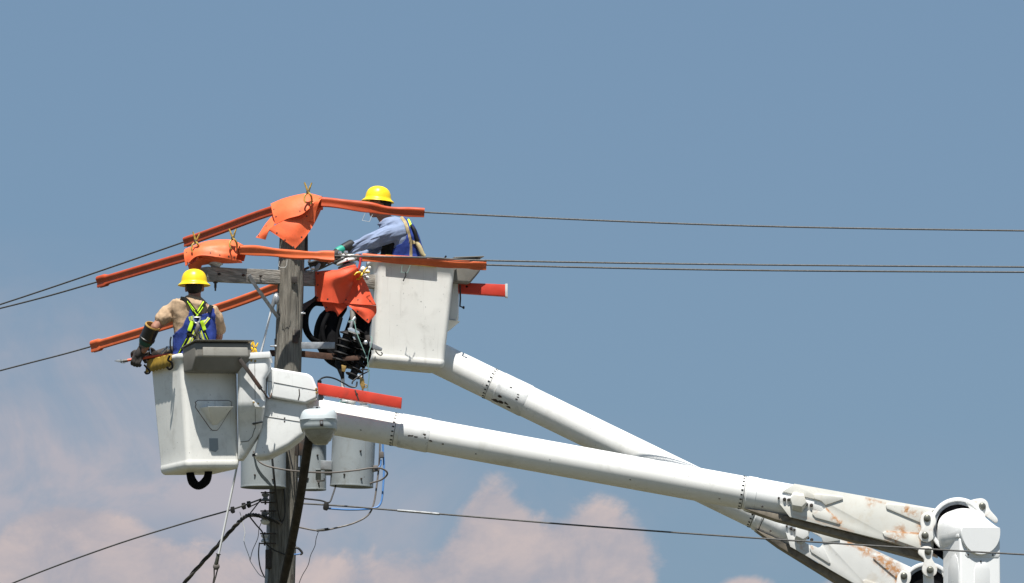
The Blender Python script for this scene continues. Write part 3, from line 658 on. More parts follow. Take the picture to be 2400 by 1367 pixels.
def elbow(T, YF, parent, msteel, full=True):
    """knuckle bracket: T maps the drawing of the near bracket to its place in the photo, YF = depth of its front plate"""
    def S(name, pts, Y, t, m, par, bevel=0.0): return slab(name, [T(*p) for p in pts], Y, t, m, par, bevel)
    br = S('knuckle_bracket', [(1833, 1152), (1862, 1134), (2195, 1193), (2198, 1309), (2120, 1278), (1851, 1212), (1827, 1181), (1880, 1193), (1926, 1203), (1935, 1187), (1926, 1174), (1880, 1163)], YF, .016, msteel, parent, .002)
    S('bracket_body', [(1940, 1150), (2190, 1194), (2190, 1300), (1940, 1233)], YF + .018, .31, msteel, br, .004)
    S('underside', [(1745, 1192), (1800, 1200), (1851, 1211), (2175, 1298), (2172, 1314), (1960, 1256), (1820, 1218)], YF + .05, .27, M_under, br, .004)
    S('stiffener', [(1908, 1160), (1913, 1158), (1975, 1164.5), (1976, 1170), (1935, 1184), (1925, 1174), (1908, 1169)], YF - .011, .013, msteel, br, .003)
    S('stiffener', [(1904, 1196), (1925, 1199), (1936, 1192), (1970, 1226.5), (1966, 1229), (1911, 1213), (1904, 1205)], YF - .011, .013, msteel, br, .003)
    S('stiffener', [(2076, 1184), (2081, 1180), (2190, 1193), (2160, 1226), (2152, 1223), (2078, 1192)], YF - .011, .013, msteel, br, .003)
    S('stiffener', [(2069, 1249), (2076, 1245), (2150, 1250), (2160, 1288), (2150, 1284), (2073, 1257)], YF - .011, .013, msteel, br, .003)
    hexp = [(1850, 1167), (1860, 1153.5), (1884, 1158), (1891.5, 1182), (1879.5, 1200), (1857, 1194)]
    a = [at(*T(*p), YF - .02) for p in hexp]; cx = sum(p[0] for p in hexp) / 6; cy = sum(p[1] for p in hexp) / 6
    b = [at(*T(cx + (p[0] - cx) * (.9 if p[1] < 1170 else .97), cy - 3 + (p[1] - cy) * .62), YF - .062) for p in hexp]; c = [p + Vector((0, .08, 0)) for p in a]
    V = b + a + c; F = [tuple(range(6))[::-1], tuple(range(12, 18))]
    for o in (0, 6): F += [(o + i, o + (i + 1) % 6, o + 6 + (i + 1) % 6, o + 6 + i) for i in range(6)]
    mk('cover_block', V, F, msteel, br, bevel=.004)
    for x, y, r in ((1825.5, 1167, .010), (1839, 1170, .016), (1848, 1171, .012), (1891, 1182, .013), (1902, 1184, .016), (1787, 1187, .009)):
        p = at(*T(x, y), YF - .022); lathe('bolt', [(0, r * .7), (.006, r), (.03, r)], p, p + Vector((0, 1, 0)), M_dsteel, br, n=10)
    c0 = at(*T(2246, 1233), YF - .07)
    V, F = annulus_geo(c0, Vector((0, 1, 0)), .262, .228, .10); ring = mk('pivot_ring', V, F, M_cap, parent, bevel=.008)
    V, F = annulus_geo(c0 + Vector((0, .02, 0)), Vector((0, 1, 0)), .228, .20, .10); mk('inner_race', V, F, M_galv, ring)
    lathe('gap_shadow_disc', [(.05, .20), (.30, .20)], c0, c0 + Vector((0, 1, 0)), M_black, ring, n=40)  # black disc added to stand for the shade in the ring's gap
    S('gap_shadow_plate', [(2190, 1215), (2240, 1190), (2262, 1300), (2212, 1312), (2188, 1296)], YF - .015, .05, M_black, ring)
    def rnd(pts): return [tuple(q.xy) for q in smooth_path([Vector((x, y, 0)) for x, y in pts] + [Vector((*pts[0], 0))], 4)[:-1]]
    lb = S('link_plate', rnd([(2160, 1207), (2172, 1200), (2187, 1203), (2194, 1222), (2187, 1242), (2187, 1262), (2176, 1270), (2160, 1267), (2153, 1255), (2159, 1240), (2157, 1222)]), YF - .115, .05, M_link, ring, .006)
    lc = S('link_plate', rnd([(2156, 1284), (2171, 1280), (2186, 1287), (2185, 1310), (2196, 1328), (2194, 1345), (2182, 1352), (2168, 1348), (2161, 1335), (2166, 1312), (2152, 1297)]), YF - .115, .05, M_link, ring, .006)
    S('link_rod', [(2158, 1262), (2180, 1262), (2184, 1290), (2160, 1290)], YF - .07, .04, M_galv, ring, .006)
    S('link_rod', [(2164, 1345), (2188, 1345), (2192, 1420), (2166, 1420)], YF - .07, .04, M_link, ring, .006)
    ld = S('link_plate', rnd([(2262, 1176), (2298, 1168), (2314, 1176), (2320, 1194), (2338, 1216), (2334, 1226), (2314, 1212), (2294, 1203), (2276, 1194)]), YF - .06, .05, M_link, ring, .006)
    for (x, y), pl, yy in (((2173, 1215), lb, -.115), ((2168, 1255), lb, -.115), ((2175, 1293), lc, -.115), ((2180, 1336), lc, -.115), ((2302, 1187), ld, -.06)):
        p = at(*T(x, y), YF + yy); lathe('pin_head', [(-.022, .016), (-.018, .026), (-.008, .033), (.02, .034)], p, p + Vector((0, 1, 0)), M_bolt, pl, n=20)
    return br

# ---- near lift
Y1 = -1.25
lift1 = thing('aerial_lift', at(2290, 3400, Y1), 'near white bucket lift whose lower bucket holds the tan-shirted worker', 'bucket lift', 'white bucket lifts')
lift1.location.z = 0; WLOC[lift1.name].z = 0
def b1(x): return at(x, 1024 + (x - 1020) * .1815, Y1)
ax1 = (b1(2000) - b1(1000)).normalized(); r1 = .1525
bm1 = tube('upper_boom', [b1(690), b1(760), b1(1000), b1(1400), b1(1800), b1(1960)], r1, M_boom, lift1, n=64)
lathe('sleeve', [(0, r1), (.002, r1 + .004), ((b1(1003) - b1(937)).length, r1 + .006), ((b1(1003) - b1(937)).length + .02, r1)], b1(937), b1(1003), M_collar, bm1, n=64)
axis_ring('seam_ring', b1(926), ax1, r1, .004, M_black, bm1); tick_ring(b1(926), ax1, r1, bm1)
axis_ring('seam_ring', b1(1742), ax1, r1, .005, M_black, bm1); tick_ring(b1(1742), ax1, r1, bm1)
lathe('end_sleeve', [(0, r1 + .001), (.004, r1 + .007), (.09, r1 + .008), (.094, r1 + .004), (.80, r1 + .004)], b1(1748), b1(1900), M_cap, bm1, n=64)
axis_ring('seam_ring', b1(1768), ax1, r1 + .006, .006, M_dsteel, bm1)
for i, (al, an_, s) in enumerate(((.10, -.30, .014), (.125, -.28, .012), (.16, -.30, .014), (.235, -.08, .016), (.245, -.24, .010), (.30, -.38, .012))): smudge(b1(937), ax1, r1 + .005, an_, al, s, bm1, i)
for i in range(3): pass
for i, (x, an_, s_) in enumerate(((1041, -.45, .012), (960, .55, .006), (1120, -.7, .008), (1290, -.2, .005), (1480, -.55, .007), (1610, .3, .005), (1690, -.75, .008), (850, -.5, .007))): smudge(b1(x), ax1, r1 + (.005 if 937 < x < 1003 else 0), an_, 0, s_, bm1, 44 + i)
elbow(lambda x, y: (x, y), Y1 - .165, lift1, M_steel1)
# housings between bucket and boom
HROWS = [(827, 556, 630, -1.62, .02), (831, 555, 631, -1.625, .045), (868, 556, 633, -1.625, .05), (886, 556, 622, -1.625, .05), (940, 556, 621, -1.625, .05), (955, 556, 620, -1.612, .05), (975, 557, 617, -1.555, .05), (990, 557, 615, -1.52, .05), (1008, 557, 612, -1.495, .05), (1040, 557, 592, -1.47, .04), (1066, 557, 576, -1.45, .025), (1076, 558, 568, -1.43, .015)]
def hfront(y):
    for (a, _, _, p, _), (b, _, _, q, _) in zip(HROWS, HROWS[1:]):
        if a <= y <= b: return p + (q - p) * (y - a) / (b - a)
    return HROWS[-1][3]
rings = []
for y, xl, xr, yf, rc in HROWS:
    a, b = at(xl, y, yf), at(xr, y, yf); dpt = -1.22 - yf
    rings.append([Vector(((a.x + b.x) / 2 + u, yf + dpt / 2 + v, a.z)) for u, v in rrect(b.x - a.x, dpt, min(rc, (b.x - a.x) * .45), 6)])
V, F = rings_geo(rings); h1 = mk('side_holster', V, F, M_cover, lift1, sharp=50)
slab('holster_lip', [(553, 829), (633, 824), (634, 838), (553, 843)], -1.645, .47, M_cover, h1, bevel=.006)
V, F = tube_geo([at(597 + (y - 845) * .01, y, hfront(y) - .0005) for y in (840, 880, 930, 945, 960, 975, 990, 1005)], .0022, 6); mk('seam', V, F, M_seam, h1)
slab('latch_pocket', [(584, 843), (589, 838), (628, 836), (628, 846), (590, 849)], -1.628, .012, M_cover, h1, bevel=.003)
for x, y in ((589, 845), (598, 846), (595, 943), (605, 946)):
    p = at(x, y, -1.632); lathe('bolt', [(0, .008), (.006, .012), (.02, .012)], p, p + Vector((0, 1, 0)), M_amber, h1, n=10)
slab('lower_pocket', [(591, 940), (596, 936), (622, 938), (621, 956), (598, 954)], -1.630, .014, M_cover, h1, bevel=.004)
slab('handle_slot', [(590, 993), (594, 991), (616, 988), (616, 990), (594, 996)], -1.523, .03, M_seam, h1, bevel=.002)
V, F = tube_geo([at(562, 1036, -1.475), at(582, 1034, -1.478), at(591, 1024, -1.486), at(597, 1004, -1.502)], .0025, 6); mk('seam', V, F, M_seam, h1)
h2 = slab('upper_housing', [(626, 868), (634, 861), (722, 876), (733, 884), (746, 916), (741, 934), (715, 945), (640, 932), (627, 922)], -1.52, .46, M_cover, lift1, bevel=.026, seg=4)
V, F = tube_geo([at(627, 893, -1.518), at(640, 896, -1.523), at(744, 916, -1.521)], .0024, 6); mk('seam', V, F, M_seam, h2)
tube('edge_bead', [at(638, 866, -1.524), at(640, 900, -1.526), at(634, 930, -1.524)], .006, M_cover, h2, n=8)
for x, y in ((741, 912), (742, 920)):
    p = at(x, y, -1.525); lathe('bolt', [(0, .008), (.008, .013), (.03, .013)], p, p + Vector((0, 1, 0)), M_amber, h2, n=10)
V, F = tube_geo([at(701, 912, -1.522), at(702, 925, -1.523), at(699, 938, -1.522)], .005, 6); mk('latch', V, F, M_dsteel, h2)
h3 = slab('lower_housing', [(622, 930), (718, 944), (724, 985), (712, 1020), (680, 1045), (626, 1073), (592, 1073), (606, 1020)], -1.46, .36, M_cover, lift1, bevel=.055, seg=6)
V, F = tube_geo([at(622, 977, -1.461), at(640, 979, -1.462), at(704, 989, -1.462), at(716, 991, -1.44)], .0024, 6); mk('seam', V, F, M_seam, h3)
for x, y in ((667, 980), (667, 988)):
    p = at(x, y, -1.463); lathe('bolt', [(0, .006), (.003, .008), (.02, .008)], p, p + Vector((0, 1, 0)), M_dsteel, h3, n=8)
slab('drain_hole', [(591, 1064), (603, 1063), (603, 1069), (591, 1070)], -1.446, .01, M_black, h3)
st = strap('gas_strut', [at(562, 842, -1.70), at(612, 912, -1.68)], .036, .03, M_dsteel, lift1)
tube('strut_rod', [at(606, 906, -1.68), at(619, 920, -1.67), at(628, 933, -1.66)], .008, M_dsteel, st, n=8)
tube('strut_hook', [at(619, 916, -1.66), at(624, 930, -1.66), at(632, 933, -1.66), at(637, 922, -1.64)], .006, M_rust, st, n=8, sm=4)
jb = slab('jib_arm', [(744, 897), (942, 932), (940, 957), (746, 924)], -1.585, .10, M_red, lift1, bevel=.006)
p = at(836, 924, -1.588); lathe('jib_hole', [(0, .011), (.01, .011)], p, p + Vector((0, 1, 0)), M_black, jb, n=14)
strap('jib_strap', [at(832, 914, -1.588), at(836, 924, -1.589), at(841, 939, -1.588)], .010, .003, M_dsteel, jb)
slab('jib_foot', [(742, 926), (752, 924), (760, 931), (756, 938), (742, 938)], -1.53, .05, M_porcd, jb, bevel=.004)
# bucket
L1 = frame_fn(at(454, 840, -1.32), R(32), R(-3.5)); W1, D1, H1 = .60, .60, 1.05
bk1 = bucket_shell('bucket', L1, W1, D1, H1, .030, M_bucket, lift1)
tap1 = .030 / H1
S1 = lambda x, o, z: L1(x, -D1 / 2 - o + (-z) * tap1, z)
tool_tray(S1, -.285, .30, bk1, z0=.075)
foot_step(S1, .02, -.56, .40, .27, bk1)
V = [S1(-.04, .003, -.77), S1(.05, .003, -.77), S1(.05, .003, -.87), S1(.02, .003, -.895), S1(-.04, .003, -.88)]; V += [S1(x, -.004, z) for x, z in ((-.04, -.77), (.05, -.77), (.05, -.87), (.02, -.895), (-.04, -.88))]
mk('grey_patch', V, [(0, 1, 2, 3, 4), (9, 8, 7, 6, 5)] + [(i, (i + 1) % 5, 5 + (i + 1) % 5, 5 + i) for i in range(5)], M_tank, bk1)
# ochre rim pad with a scalloped edge over the left rim, black rope loop below
def rim_pad(L, pts_top, drop, n, m, parent, flip=1):
    V = []; F = []; a, b, off = pts_top
    for i in range(n + 1):
        k = i / n; x = a[0] + (b[0] - a[0]) * k; y = a[1] + (b[1] - a[1]) * k
        d = drop * (1 + .06 * math.sin(i * 1.7)); bump_ = .008 * (1 if (i // 3) % 2 else 0)
        for o, z in ((off[0] * -.06, .010), (0, .016 + bump_), (off[0] * .024, .012 + bump_), (off[0] * .030, -.02), (off[0] * .050, -d)):
            V.append(L(x + o, y + (off[1] / (off[0] or 1)) * o if off[0] else y, z))
    for i in range(n):
        for j in range(4): F.append((i * 5 + j, i * 5 + 5 + j, i * 5 + 6 + j, i * 5 + 1 + j))
    o = mk('rim_pad', V, F, m, parent, sharp=60); md = o.modifiers.new('thick', 'SOLIDIFY'); md.thickness = .008; return o
rim_pad(L1, ((-.30, .30), (-.30, -.17), (-1, 0)), .10, 26, M_pad, bk1)
tube('rope_loop', [at(445, 1095, -1.32), at(446, 1112, -1.35), at(452, 1130, -1.36), at(466, 1139, -1.36), at(482, 1128, -1.36), at(488, 1112, -1.35), at(488, 1092, -1.32)], [.034, .037, .042, .036, .041, .035, .034], M_black, bk1, n=12, sm=5)
# lower boom and its cap
P_nl = at(2250, 1300, -1.86); P_r = at(2345, 1300, -1.68); P_bl = at(2209, 1300, -1.48); P_4 = P_r + (P_bl - P_nl)
fn = (P_r - P_nl).cross(Vector((0, 0, 1))).normalized(); 
zt = at(2290, 1262, -1.8).z
pl = [P_nl, P_r, P_4, P_bl]; V = [Vector((p.x, p.y, 0.9)) for p in pl] + [Vector((p.x, p.y, zt)) for p in pl]
lb1 = mk('lower_boom', V, [(0, 3, 2, 1), (4, 5, 6, 7), (0, 1, 5, 4), (1, 2, 6, 5), (2, 3, 7, 6), (3, 0, 4, 7)], M_cap, lift1, bevel=.022, seg=3)
e1 = (P_r - P_nl).normalized(); e2 = Vector((0, 0, 1)); Cf = onplane(2296, 1248, P_nl, fn); RC = .205
def capring(depth, k, top, lift=0.0):
    pts = []
    for i in range(24): t = math.pi + math.pi * i / 24; pts.append((math.cos(t) * RC * k, math.sin(t) * RC * k + lift))
    for i in range(24):
        t = math.pi * i / 24; x = math.cos(t) * RC * k
        flat = .042; arch = .042 + top * math.sin(t) ** .8
        pts.append((x, flat * min(1, math.sin(t) * 6) * (1 if top == 0 else 0) + (arch * min(1, math.sin(t) * 6) if top else 0) + lift))
    return [Cf - fn * -1 * 0 + fn * (-depth) + e1 * x + e2 * z for x, z in pts]
V, F = rings_geo([capring(-.028, .97, 0), capring(-.020, 1.0, 0), capring(.0, 1.0, .012), capring(.22, 1.0, .19), capring(.30, 1.0, .20), capring(.42, .98, .19)])
cp = mk('knuckle_cap', V, F, M_cap, lift1, sharp=28)
def facep(pts, t, name, m, par, bevel=.003):
    V, F = slab_geo([onplane(x, y, P_nl + fn * .004, fn) for x, y in pts], t, -fn); return mk(name, V, F, m, par, bevel)
facep([(2262, 1283), (2336, 1283), (2343, 1300), (2340, 1307), (2268, 1306), (2262, 1300)], .02, 'cap_flange', M_cap, lb1)
facep([(2284, 1420), (2284, 1335), (2290, 1320), (2302, 1313), (2314, 1320), (2320, 1335), (2320, 1420)], .012, 'arched_panel', M_cap, lb1)
for x, y in ((2269, 1300), (2327, 1301), (2299, 1316)):
    p = onplane(x, y, P_nl + fn * .006, fn); lathe('screw', [(0, .008), (.004, .008), (.02, .008)], p + fn * .003, p - fn, M_dsteel, lb1, n=8)
sn = (P_nl - P_bl).cross(Vector((0, 0, 1))).normalized(); sn = sn if sn.y < 0 else -sn
V, F = slab_geo([onplane(x, y, P_nl + sn * .006, sn) for x, y in ((2212, 1250), (2246, 1252), (2246, 1259), (2212, 1264))], .03, -sn); mk('side_ledge', V, F, M_cap, lb1, .003)
V, F = slab_geo([onplane(x, y, P_nl + sn * .004, sn) for x, y in ((2222, 1420), (2222, 1330), (2230, 1305), (2238, 1298), (2244, 1310), (2247, 1340), (2247, 1420))], .02, -sn); mk('arched_panel', V, F, M_cap, lb1, .003)
V, F = box_geo((.035, .30, 3.0), Matrix.Translation(P_r.lerp(P_4, .5) + Vector((.012, 0, -1.5)))); mk('bumper_strip', V, F, M_maroon, lb1, bevel=.006)
V, F = lathe_geo([(0, .55), (.35, .5), (.4, .38), (.95, .34)], Vector(((P_nl.x + P_4.x) / 2, (P_nl.y + P_4.y) / 2, 0)), Vector(((P_nl.x + P_4.x) / 2, (P_nl.y + P_4.y) / 2, 1)), 32); mk('turret', V, F, M_cap, lift1)

# ---- far lift
Y2 = 1.0
lift2 = thing('aerial_lift', at(2140, 3400, Y2), 'far white bucket lift with the higher bucket, steeper boom behind the near one', 'bucket lift', 'white bucket lifts')
lift2.location.z = 0; WLOC[lift2.name].z = 0
def b2(x): return at(x, 1137 + (x - 1638) * .486, 1.28 - .28 * (x - 1040) / 800)
ax2 = (b2(1800) - b2(1100)).normalized(); r2 = .1545
bm2 = tube('upper_boom', [b2(1028), b2(1200), b2(1500), b2(1800), b2(1890)], r2, M_boom, lift2, n=64)
lathe('sleeve', [(0, r2), (.002, r2 + .003), ((b2(1232) - b2(1168)).length, r2 + .006), ((b2(1232) - b2(1168)).length + .02, r2)], b2(1168), b2(1232), M_collar, bm2, n=64)
axis_ring('seam_ring', b2(1152), ax2, r2, .004, M_black, bm2); tick_ring(b2(1152), ax2, r2, bm2)
axis_ring('seam_ring', b2(1773), ax2, r2, .006, M_black, bm2); tick_ring(b2(1773), ax2, r2, bm2)
lathe('end_sleeve', [(0, r2 + .001), (.004, r2 + .007), (.06, r2 + .008), (.064, r2 + .004), (.48, r2 + .004)], b2(1777), b2(1850), M_cap, bm2, n=64)
axis_ring('seam_ring', b2(1793), ax2, r2 + .006, .006, M_dsteel, bm2)
for i, (al, an_, s) in enumerate(((.08, -.55, .018), (.11, -.9, .028), (.16, -.8, .02), (.14, .25, .010), (.24, -.25, .012), (.245, -.10, .010), (.235, .05, .010), (.05, -1.0, .03), (.20, -1.0, .025))): smudge(b2(1165), ax2, r2 + .005, an_, al, s, bm2, 20 + i)
def T2(x, y):
    a1 = math.atan(.1815); a2 = math.atan(.486); dx, dy = x - 1871, y - 1177
    l = dx * math.cos(a1) + dy * math.sin(a1); h = -dx * math.sin(a1) + dy * math.cos(a1)
    l *= .85; return 1879 + l * math.cos(a2) - h * math.sin(a2), 1252 + l * math.sin(a2) + h * math.cos(a2)
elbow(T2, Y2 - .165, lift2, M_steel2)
p = at(*T2(2300, 1262), Y2)
lathe('knuckle_cap', [(-.30, .17), (-.28, .19), (.1, .19)], p, p + Vector((0, 1, 0)), M_cap, lift2, n=40)
V, F = box_geo((.40, .36, p.z - .9), Matrix.Translation(Vector((p.x + .02, p.y, (p.z - .9) / 2 + .9)))); mk('lower_boom', V, F, M_cap, lift2, bevel=.02)
lathe('turret', [(0, .55), (.35, .5), (.4, .38), (.95, .34)], Vector((p.x, p.y, 0)), Vector((p.x, p.y, 1)), M_cap, lift2, n=32)
L2 = frame_fn(at(964, 619, 1.085), R(12), R(4.0)); W2, D2, H2 = .755, .62, 1.01
bk2 = bucket_shell('bucket', L2, W2, D2, H2, .035, M_bucket, lift2, rc=.055)
S2 = lambda x, o, z: L2(W2 / 2 + o - (-z) * .035 / H2, x, z)
tool_tray(S2, -.22, .22, bk2, z0=.095)
foot_step(S2, .02, -.58, .38, .25, bk2)
slab('side_holster', [(1052, 646), (1068, 650), (1075, 665), (1074, 738), (1069, 748), (1052, 750)], 1.10, .40, M_cover, lift2, bevel=.02)
tube('hook_strap', [at(1078, 668, .98), at(1079, 700, .98), at(1078, 718, .98), at(1086, 721, .98)], .008, M_black, bk2, n=8)
V, F = lathe_geo([(0, .010), (.012, .016), (.02, .010)], at(1084, 721, .98), at(1100, 721, .98), 10); mk('hook_knob', V, F, M_black, bk2)
jb2 = slab('jib_arm', [(1074, 662), (1188, 667), (1188, 694), (1074, 686)], 1.10, .10, M_red, lift2, bevel=.006)
slab('jib_end_cap', [(1184, 665), (1190, 665), (1190, 696), (1184, 695)], 1.085, .13, M_whitewire, jb2, bevel=.004)
p = at(1094, 672, 1.098); lathe('jib_hole', [(0, .011), (.01, .011)], p, p + Vector((0, 1, 0)), M_black, jb2, n=14)
V, F = sweep_prism([(-.02, .012), (.035, .026), (.042, -.055), (.034, -.055), (.028, .010)], -.32, .18, lambda x, o, z: L2(x, -D2 / 2 - o, z)); mk('rim_pad', V, F, M_pad, bk2, bevel=.003)

# ------------------------------------------------------------------ people
def ellipsoid_geo(c, a, b, d, X=Vector((1, 0, 0)), Y=Vector((0, 1, 0)), Z=Vector((0, 0, 1)), n=20, m=12):
    V = []; F = []
    for i in range(1, m):
        t = math.pi * i / m
        for k in range(n):
            p = 2 * math.pi * k / n; V.append(c + X * a * math.sin(t) * math.cos(p) + Y * b * math.sin(t) * math.sin(p) + Z * d * math.cos(t))
    for i in range(m - 2):
        for k in range(n): F.append((i * n + k, i * n + (k + 1) % n, (i + 1) * n + (k + 1) % n, (i + 1) * n + k))
    F.append(tuple(range(n))[::-1]); F.append(tuple((m - 2) * n + k for k in range(n)))
    return V, F
def loft_geo(secs, n=28):
    """secs: (centre, right vector * half width, front vector * half depth)"""
    rings = [[c + a * (abs(math.cos(2 * math.pi * k / n)) ** .85 * (1 if math.cos(2 * math.pi * k / n) >= 0 else -1)) + b * math.sin(2 * math.pi * k / n) for k in range(n)] for c, a, b in secs]
    return rings_geo(rings)
def limb_geo(P, r, n=14): return tube_geo(P, r, n, 'round')
def remesh(name, parts, voxel, m, parent, smooth=4, fold=None):
    V, F = join_geo(parts); me = bpy.data.meshes.new('tmp'); 
    bm = bmesh.new(); vs = [bm.verts.new(v) for v in V]
    for f in F:
        try: bm.faces.new([vs[i] for i in f])
        except ValueError: pass
    # orient each piece outwards
    bmesh.ops.recalc_face_normals(bm, faces=bm.faces[:]); bm.to_mesh(me); bm.free()
    ob = bpy.data.objects.new('tmp', me); col.objects.link(ob)
    md = ob.modifiers.new('r', 'REMESH'); md.mode = 'VOXEL'; md.voxel_size = voxel
    ms = ob.modifiers.new('s', 'SMOOTH'); ms.factor = .5; ms.iterations = smooth
    dg = bpy.context.evaluated_depsgraph_get(); dg.update(); ev = ob.evaluated_get(dg); me2 = bpy.data.meshes.new_from_object(ev)
    bpy.data.objects.remove(ob); bpy.data.meshes.remove(me)
    if fold:
        nr = [v.normal.copy() for v in me2.vertices]
        for v, q in zip(me2.vertices, nr): v.co += q * fold(v.co.copy())
    V = [v.co.copy() for v in me2.vertices]; F = [tuple(p.vertices) for p in me2.polygons]; bpy.data.meshes.remove(me2)
    if name is None: return V, F
    return mk(name, V, F, m, parent, sharp=180, recalc=False), V, F
def inside(x, y, poly):
    c = False; j = len(poly) - 1
    for i in range(len(poly)):
        xi, yi = poly[i]; xj, yj = poly[j]
        if (yi > y) != (yj > y) and x < (xj - xi) * (y - yi) / (yj - yi) + xi: c = not c
        j = i
    return c
def topx(p):
    q = p - CAMPOS; d = q.dot(FWD); return 1200 + q.x / d * FPX, 683.5 - q.dot(UPV) / d * FPX
def garment_from(V, F, keep, off, name, m, parent):
    """offset copy of a body surface, trimmed to the garment's cut"""
    me = bpy.data.meshes.new('t'); me.from_pydata([tuple(v) for v in V], [], F); me.update()
    nr = [v.normal.copy() for v in me.vertices]; bpy.data.meshes.remove(me)
    ok = [keep(v, n) for v, n in zip(V, nr)]; V2 = [v + n * off for v, n in zip(V, nr)]
    F2 = [f for f in F if all(ok[i] for i in f)]; used = sorted({i for f in F2 for i in f}); mp = {u: k for k, u in enumerate(used)}
    o = mk(name, [V2[i] for i in used], [tuple(mp[i] for i in f) for f in F2], m, parent, sharp=180, recalc=False)
    md = o.modifiers.new('thick', 'SOLIDIFY'); md.thickness = -.006; return o, V2
def ribbon(tree, pts, w, m, name, parent, off=.010, th=.004, dY=None):
    P = []
    for p in smooth_path([Vector((x, y, 0)) for x, y in pts], 6):
        d = (at(p.x, p.y, 0) - CAMPOS).normalized(); h = tree.ray_cast(CAMPOS, d)
        if h[0]: P.append(h[0] - d * off)
    if len(P) < 2: return None
    return strap(name, P, w, th, m, parent)
def hard_hat(c, tilt, parent, turn=0.0):
    hat = bpy.data.objects.new('hard_hat', None)
    M = Matrix.Translation(c) @ Matrix.Rotation(tilt, 4, 'Y') @ Matrix.Rotation(turn, 4, 'Z')
    prof = [(.128, .005), (.127, .02), (.122, .045), (.108, .075), (.085, .098), (.055, .112), (.02, .1185), (.006, .120), (-.004, .128), (-.014, .142), (-.022, .150), (-.026, .1505), (-.027, .147), (-.020, .138), (-.010, .122), (.0, .114), (.05, .106), (.085, .085), (.115, .045), (.122, .005)]
    n = 48; V = []; F = []
    for z, r in prof:
        for k in range(n):
            a = 2 * math.pi * k / n; sx = 1.0; sy = 1.05
            rr = r * (1 + .012 * (abs(math.cos(a)) > .985) * (z > .06)); V.append(M @ Vector((rr * sx * math.cos(a), rr * sy * math.sin(a), z)))
    for i in range(len(prof) - 1):
        for k in range(n): F.append((i * n + k, i * n + (k + 1) % n, (i + 1) * n + (k + 1) % n, (i + 1) * n + k))
    F.append(tuple(range(n))[::-1]); F.append(tuple((len(prof) - 1) * n + k for k in range(n)))
    bpy.data.objects.remove(hat)
    return mk('hard_hat', V, F, M_hat, parent, sharp=60)
def glove_hand(palm, dirn, thumb, curl, parts, s=1.0):
    """palm centre, finger direction, thumb side, curl direction (towards the inside of the grip)"""
    d = dirn.normalized(); t = (thumb - d * thumb.dot(d)).normalized(); c = d.cross(t)
    c = c if c.dot(curl) > 0 else -c
    parts.append(ellipsoid_geo(palm, .048 * s, .022 * s, .052 * s, t, c, d, 14, 8))
    for k, (o, ln) in enumerate(((.034, .9), (.012, 1.0), (-.012, .95), (-.034, .75))):
        b = palm + t * o * s + d * .045 * s; q1 = b + d * .030 * ln * s + c * .008 * s; q2 = q1 + d * .012 * s + c * .030 * ln * s; q3 = q2 - d * .018 * s + c * .022 * ln * s
        parts.append(limb_geo(smooth_path([b - d * .02 * s, b, q1, q2, q3], 3), [.0115 * s, .011 * s, .0105 * s, .010 * s, .009 * s], 8))
    b = palm + t * .04 * s - d * .02 * s; parts.append(limb_geo(smooth_path([b, b + t * .022 * s + d * .02 * s + c * .012 * s, b + t * .02 * s + d * .042 * s + c * .036 * s], 3), [.014 * s, .0125 * s, .010 * s], 8))

X, Yv, Z = Vector((1, 0, 0)), Vector((0, 1, 0)), Vector((0, 0, 1))
# ---- worker in the near bucket, seen from behind
YA = -1.32
A = lambda x, y, d=0.0: at(x, y, YA + d)
wA = thing('person', A(455, 1085), 'worker in tan shirt and blue overalls in the lower near bucket, back to the camera', 'person')
rt = Vector((math.cos(R(9)), .10, -math.sin(R(9)))).normalized()
torsoA = [(A(457, 696, -.005), rt * .065, Yv * .065), (A(455, 704, -.015), rt * .125, Yv * .095), (A(453, 714, -.02), rt * .185, Yv * .112), (A(453, 735, -.01), rt * .203, Yv * .118), (A(454, 765), rt * .195, Yv * .125), (A(455, 795), X * .185, Yv * .118), (A(455, 825), X * .180, Yv * .115), (A(455, 850), X * .185, Yv * .12), (A(455, 875), X * .185, Yv * .125)]
armL = [A(410, 722, .0), A(385, 745, -.02), A(364, 768, -.05), A(352, 793, .0), A(337, 822, .02)]
armR = [A(500, 738, .02), A(512, 765, .10), A(512, 790, .20), A(490, 800, .34), A(470, 800, .42)]
legs = [[A(438, 870), A(437, 970, .04), A(436, 1070)], [A(474, 870), A(476, 970, .04), A(478, 1070)]]
inner = lambda secs, k: [(c, a * k, b * k) for c, a, b in secs]
head = [ellipsoid_geo(A(456, 664, .0), .076, .096, .112), ellipsoid_geo(A(457, 683, .06), .058, .05, .06), ellipsoid_geo(A(476, 676, .01), .012, .03, .034), ellipsoid_geo(A(436, 677, .01), .012, .03, .034),
        ellipsoid_geo(A(458, 676, .125), .014, .02, .02), limb_geo([A(456, 678), A(456, 705, .01)], [.056, .062])]
bodyA = head + [loft_geo(inner(torsoA, .93)), limb_geo(armL, [.056, .052, .046, .042, .030]), limb_geo(armR, [.056, .05, .042, .038, .03])] + [limb_geo(l, [.085, .065, .05]) for l in legs]
remesh('body', bodyA, .009, M_skin, wA, 4)
hrA, _, _ = remesh('hair', [ellipsoid_geo(A(455, 668, -.012), .080, .092, .098)], .009, M_hair, wA, 2)
def foldA(p):
    x, y = topx(p); return .011 * noise.noise((x * .075, y * .016, 0)) + .007 * noise.noise((x * .05 + 3, y * .07, 2)) + .005 * noise.noise((x * .18, y * .03, 7))
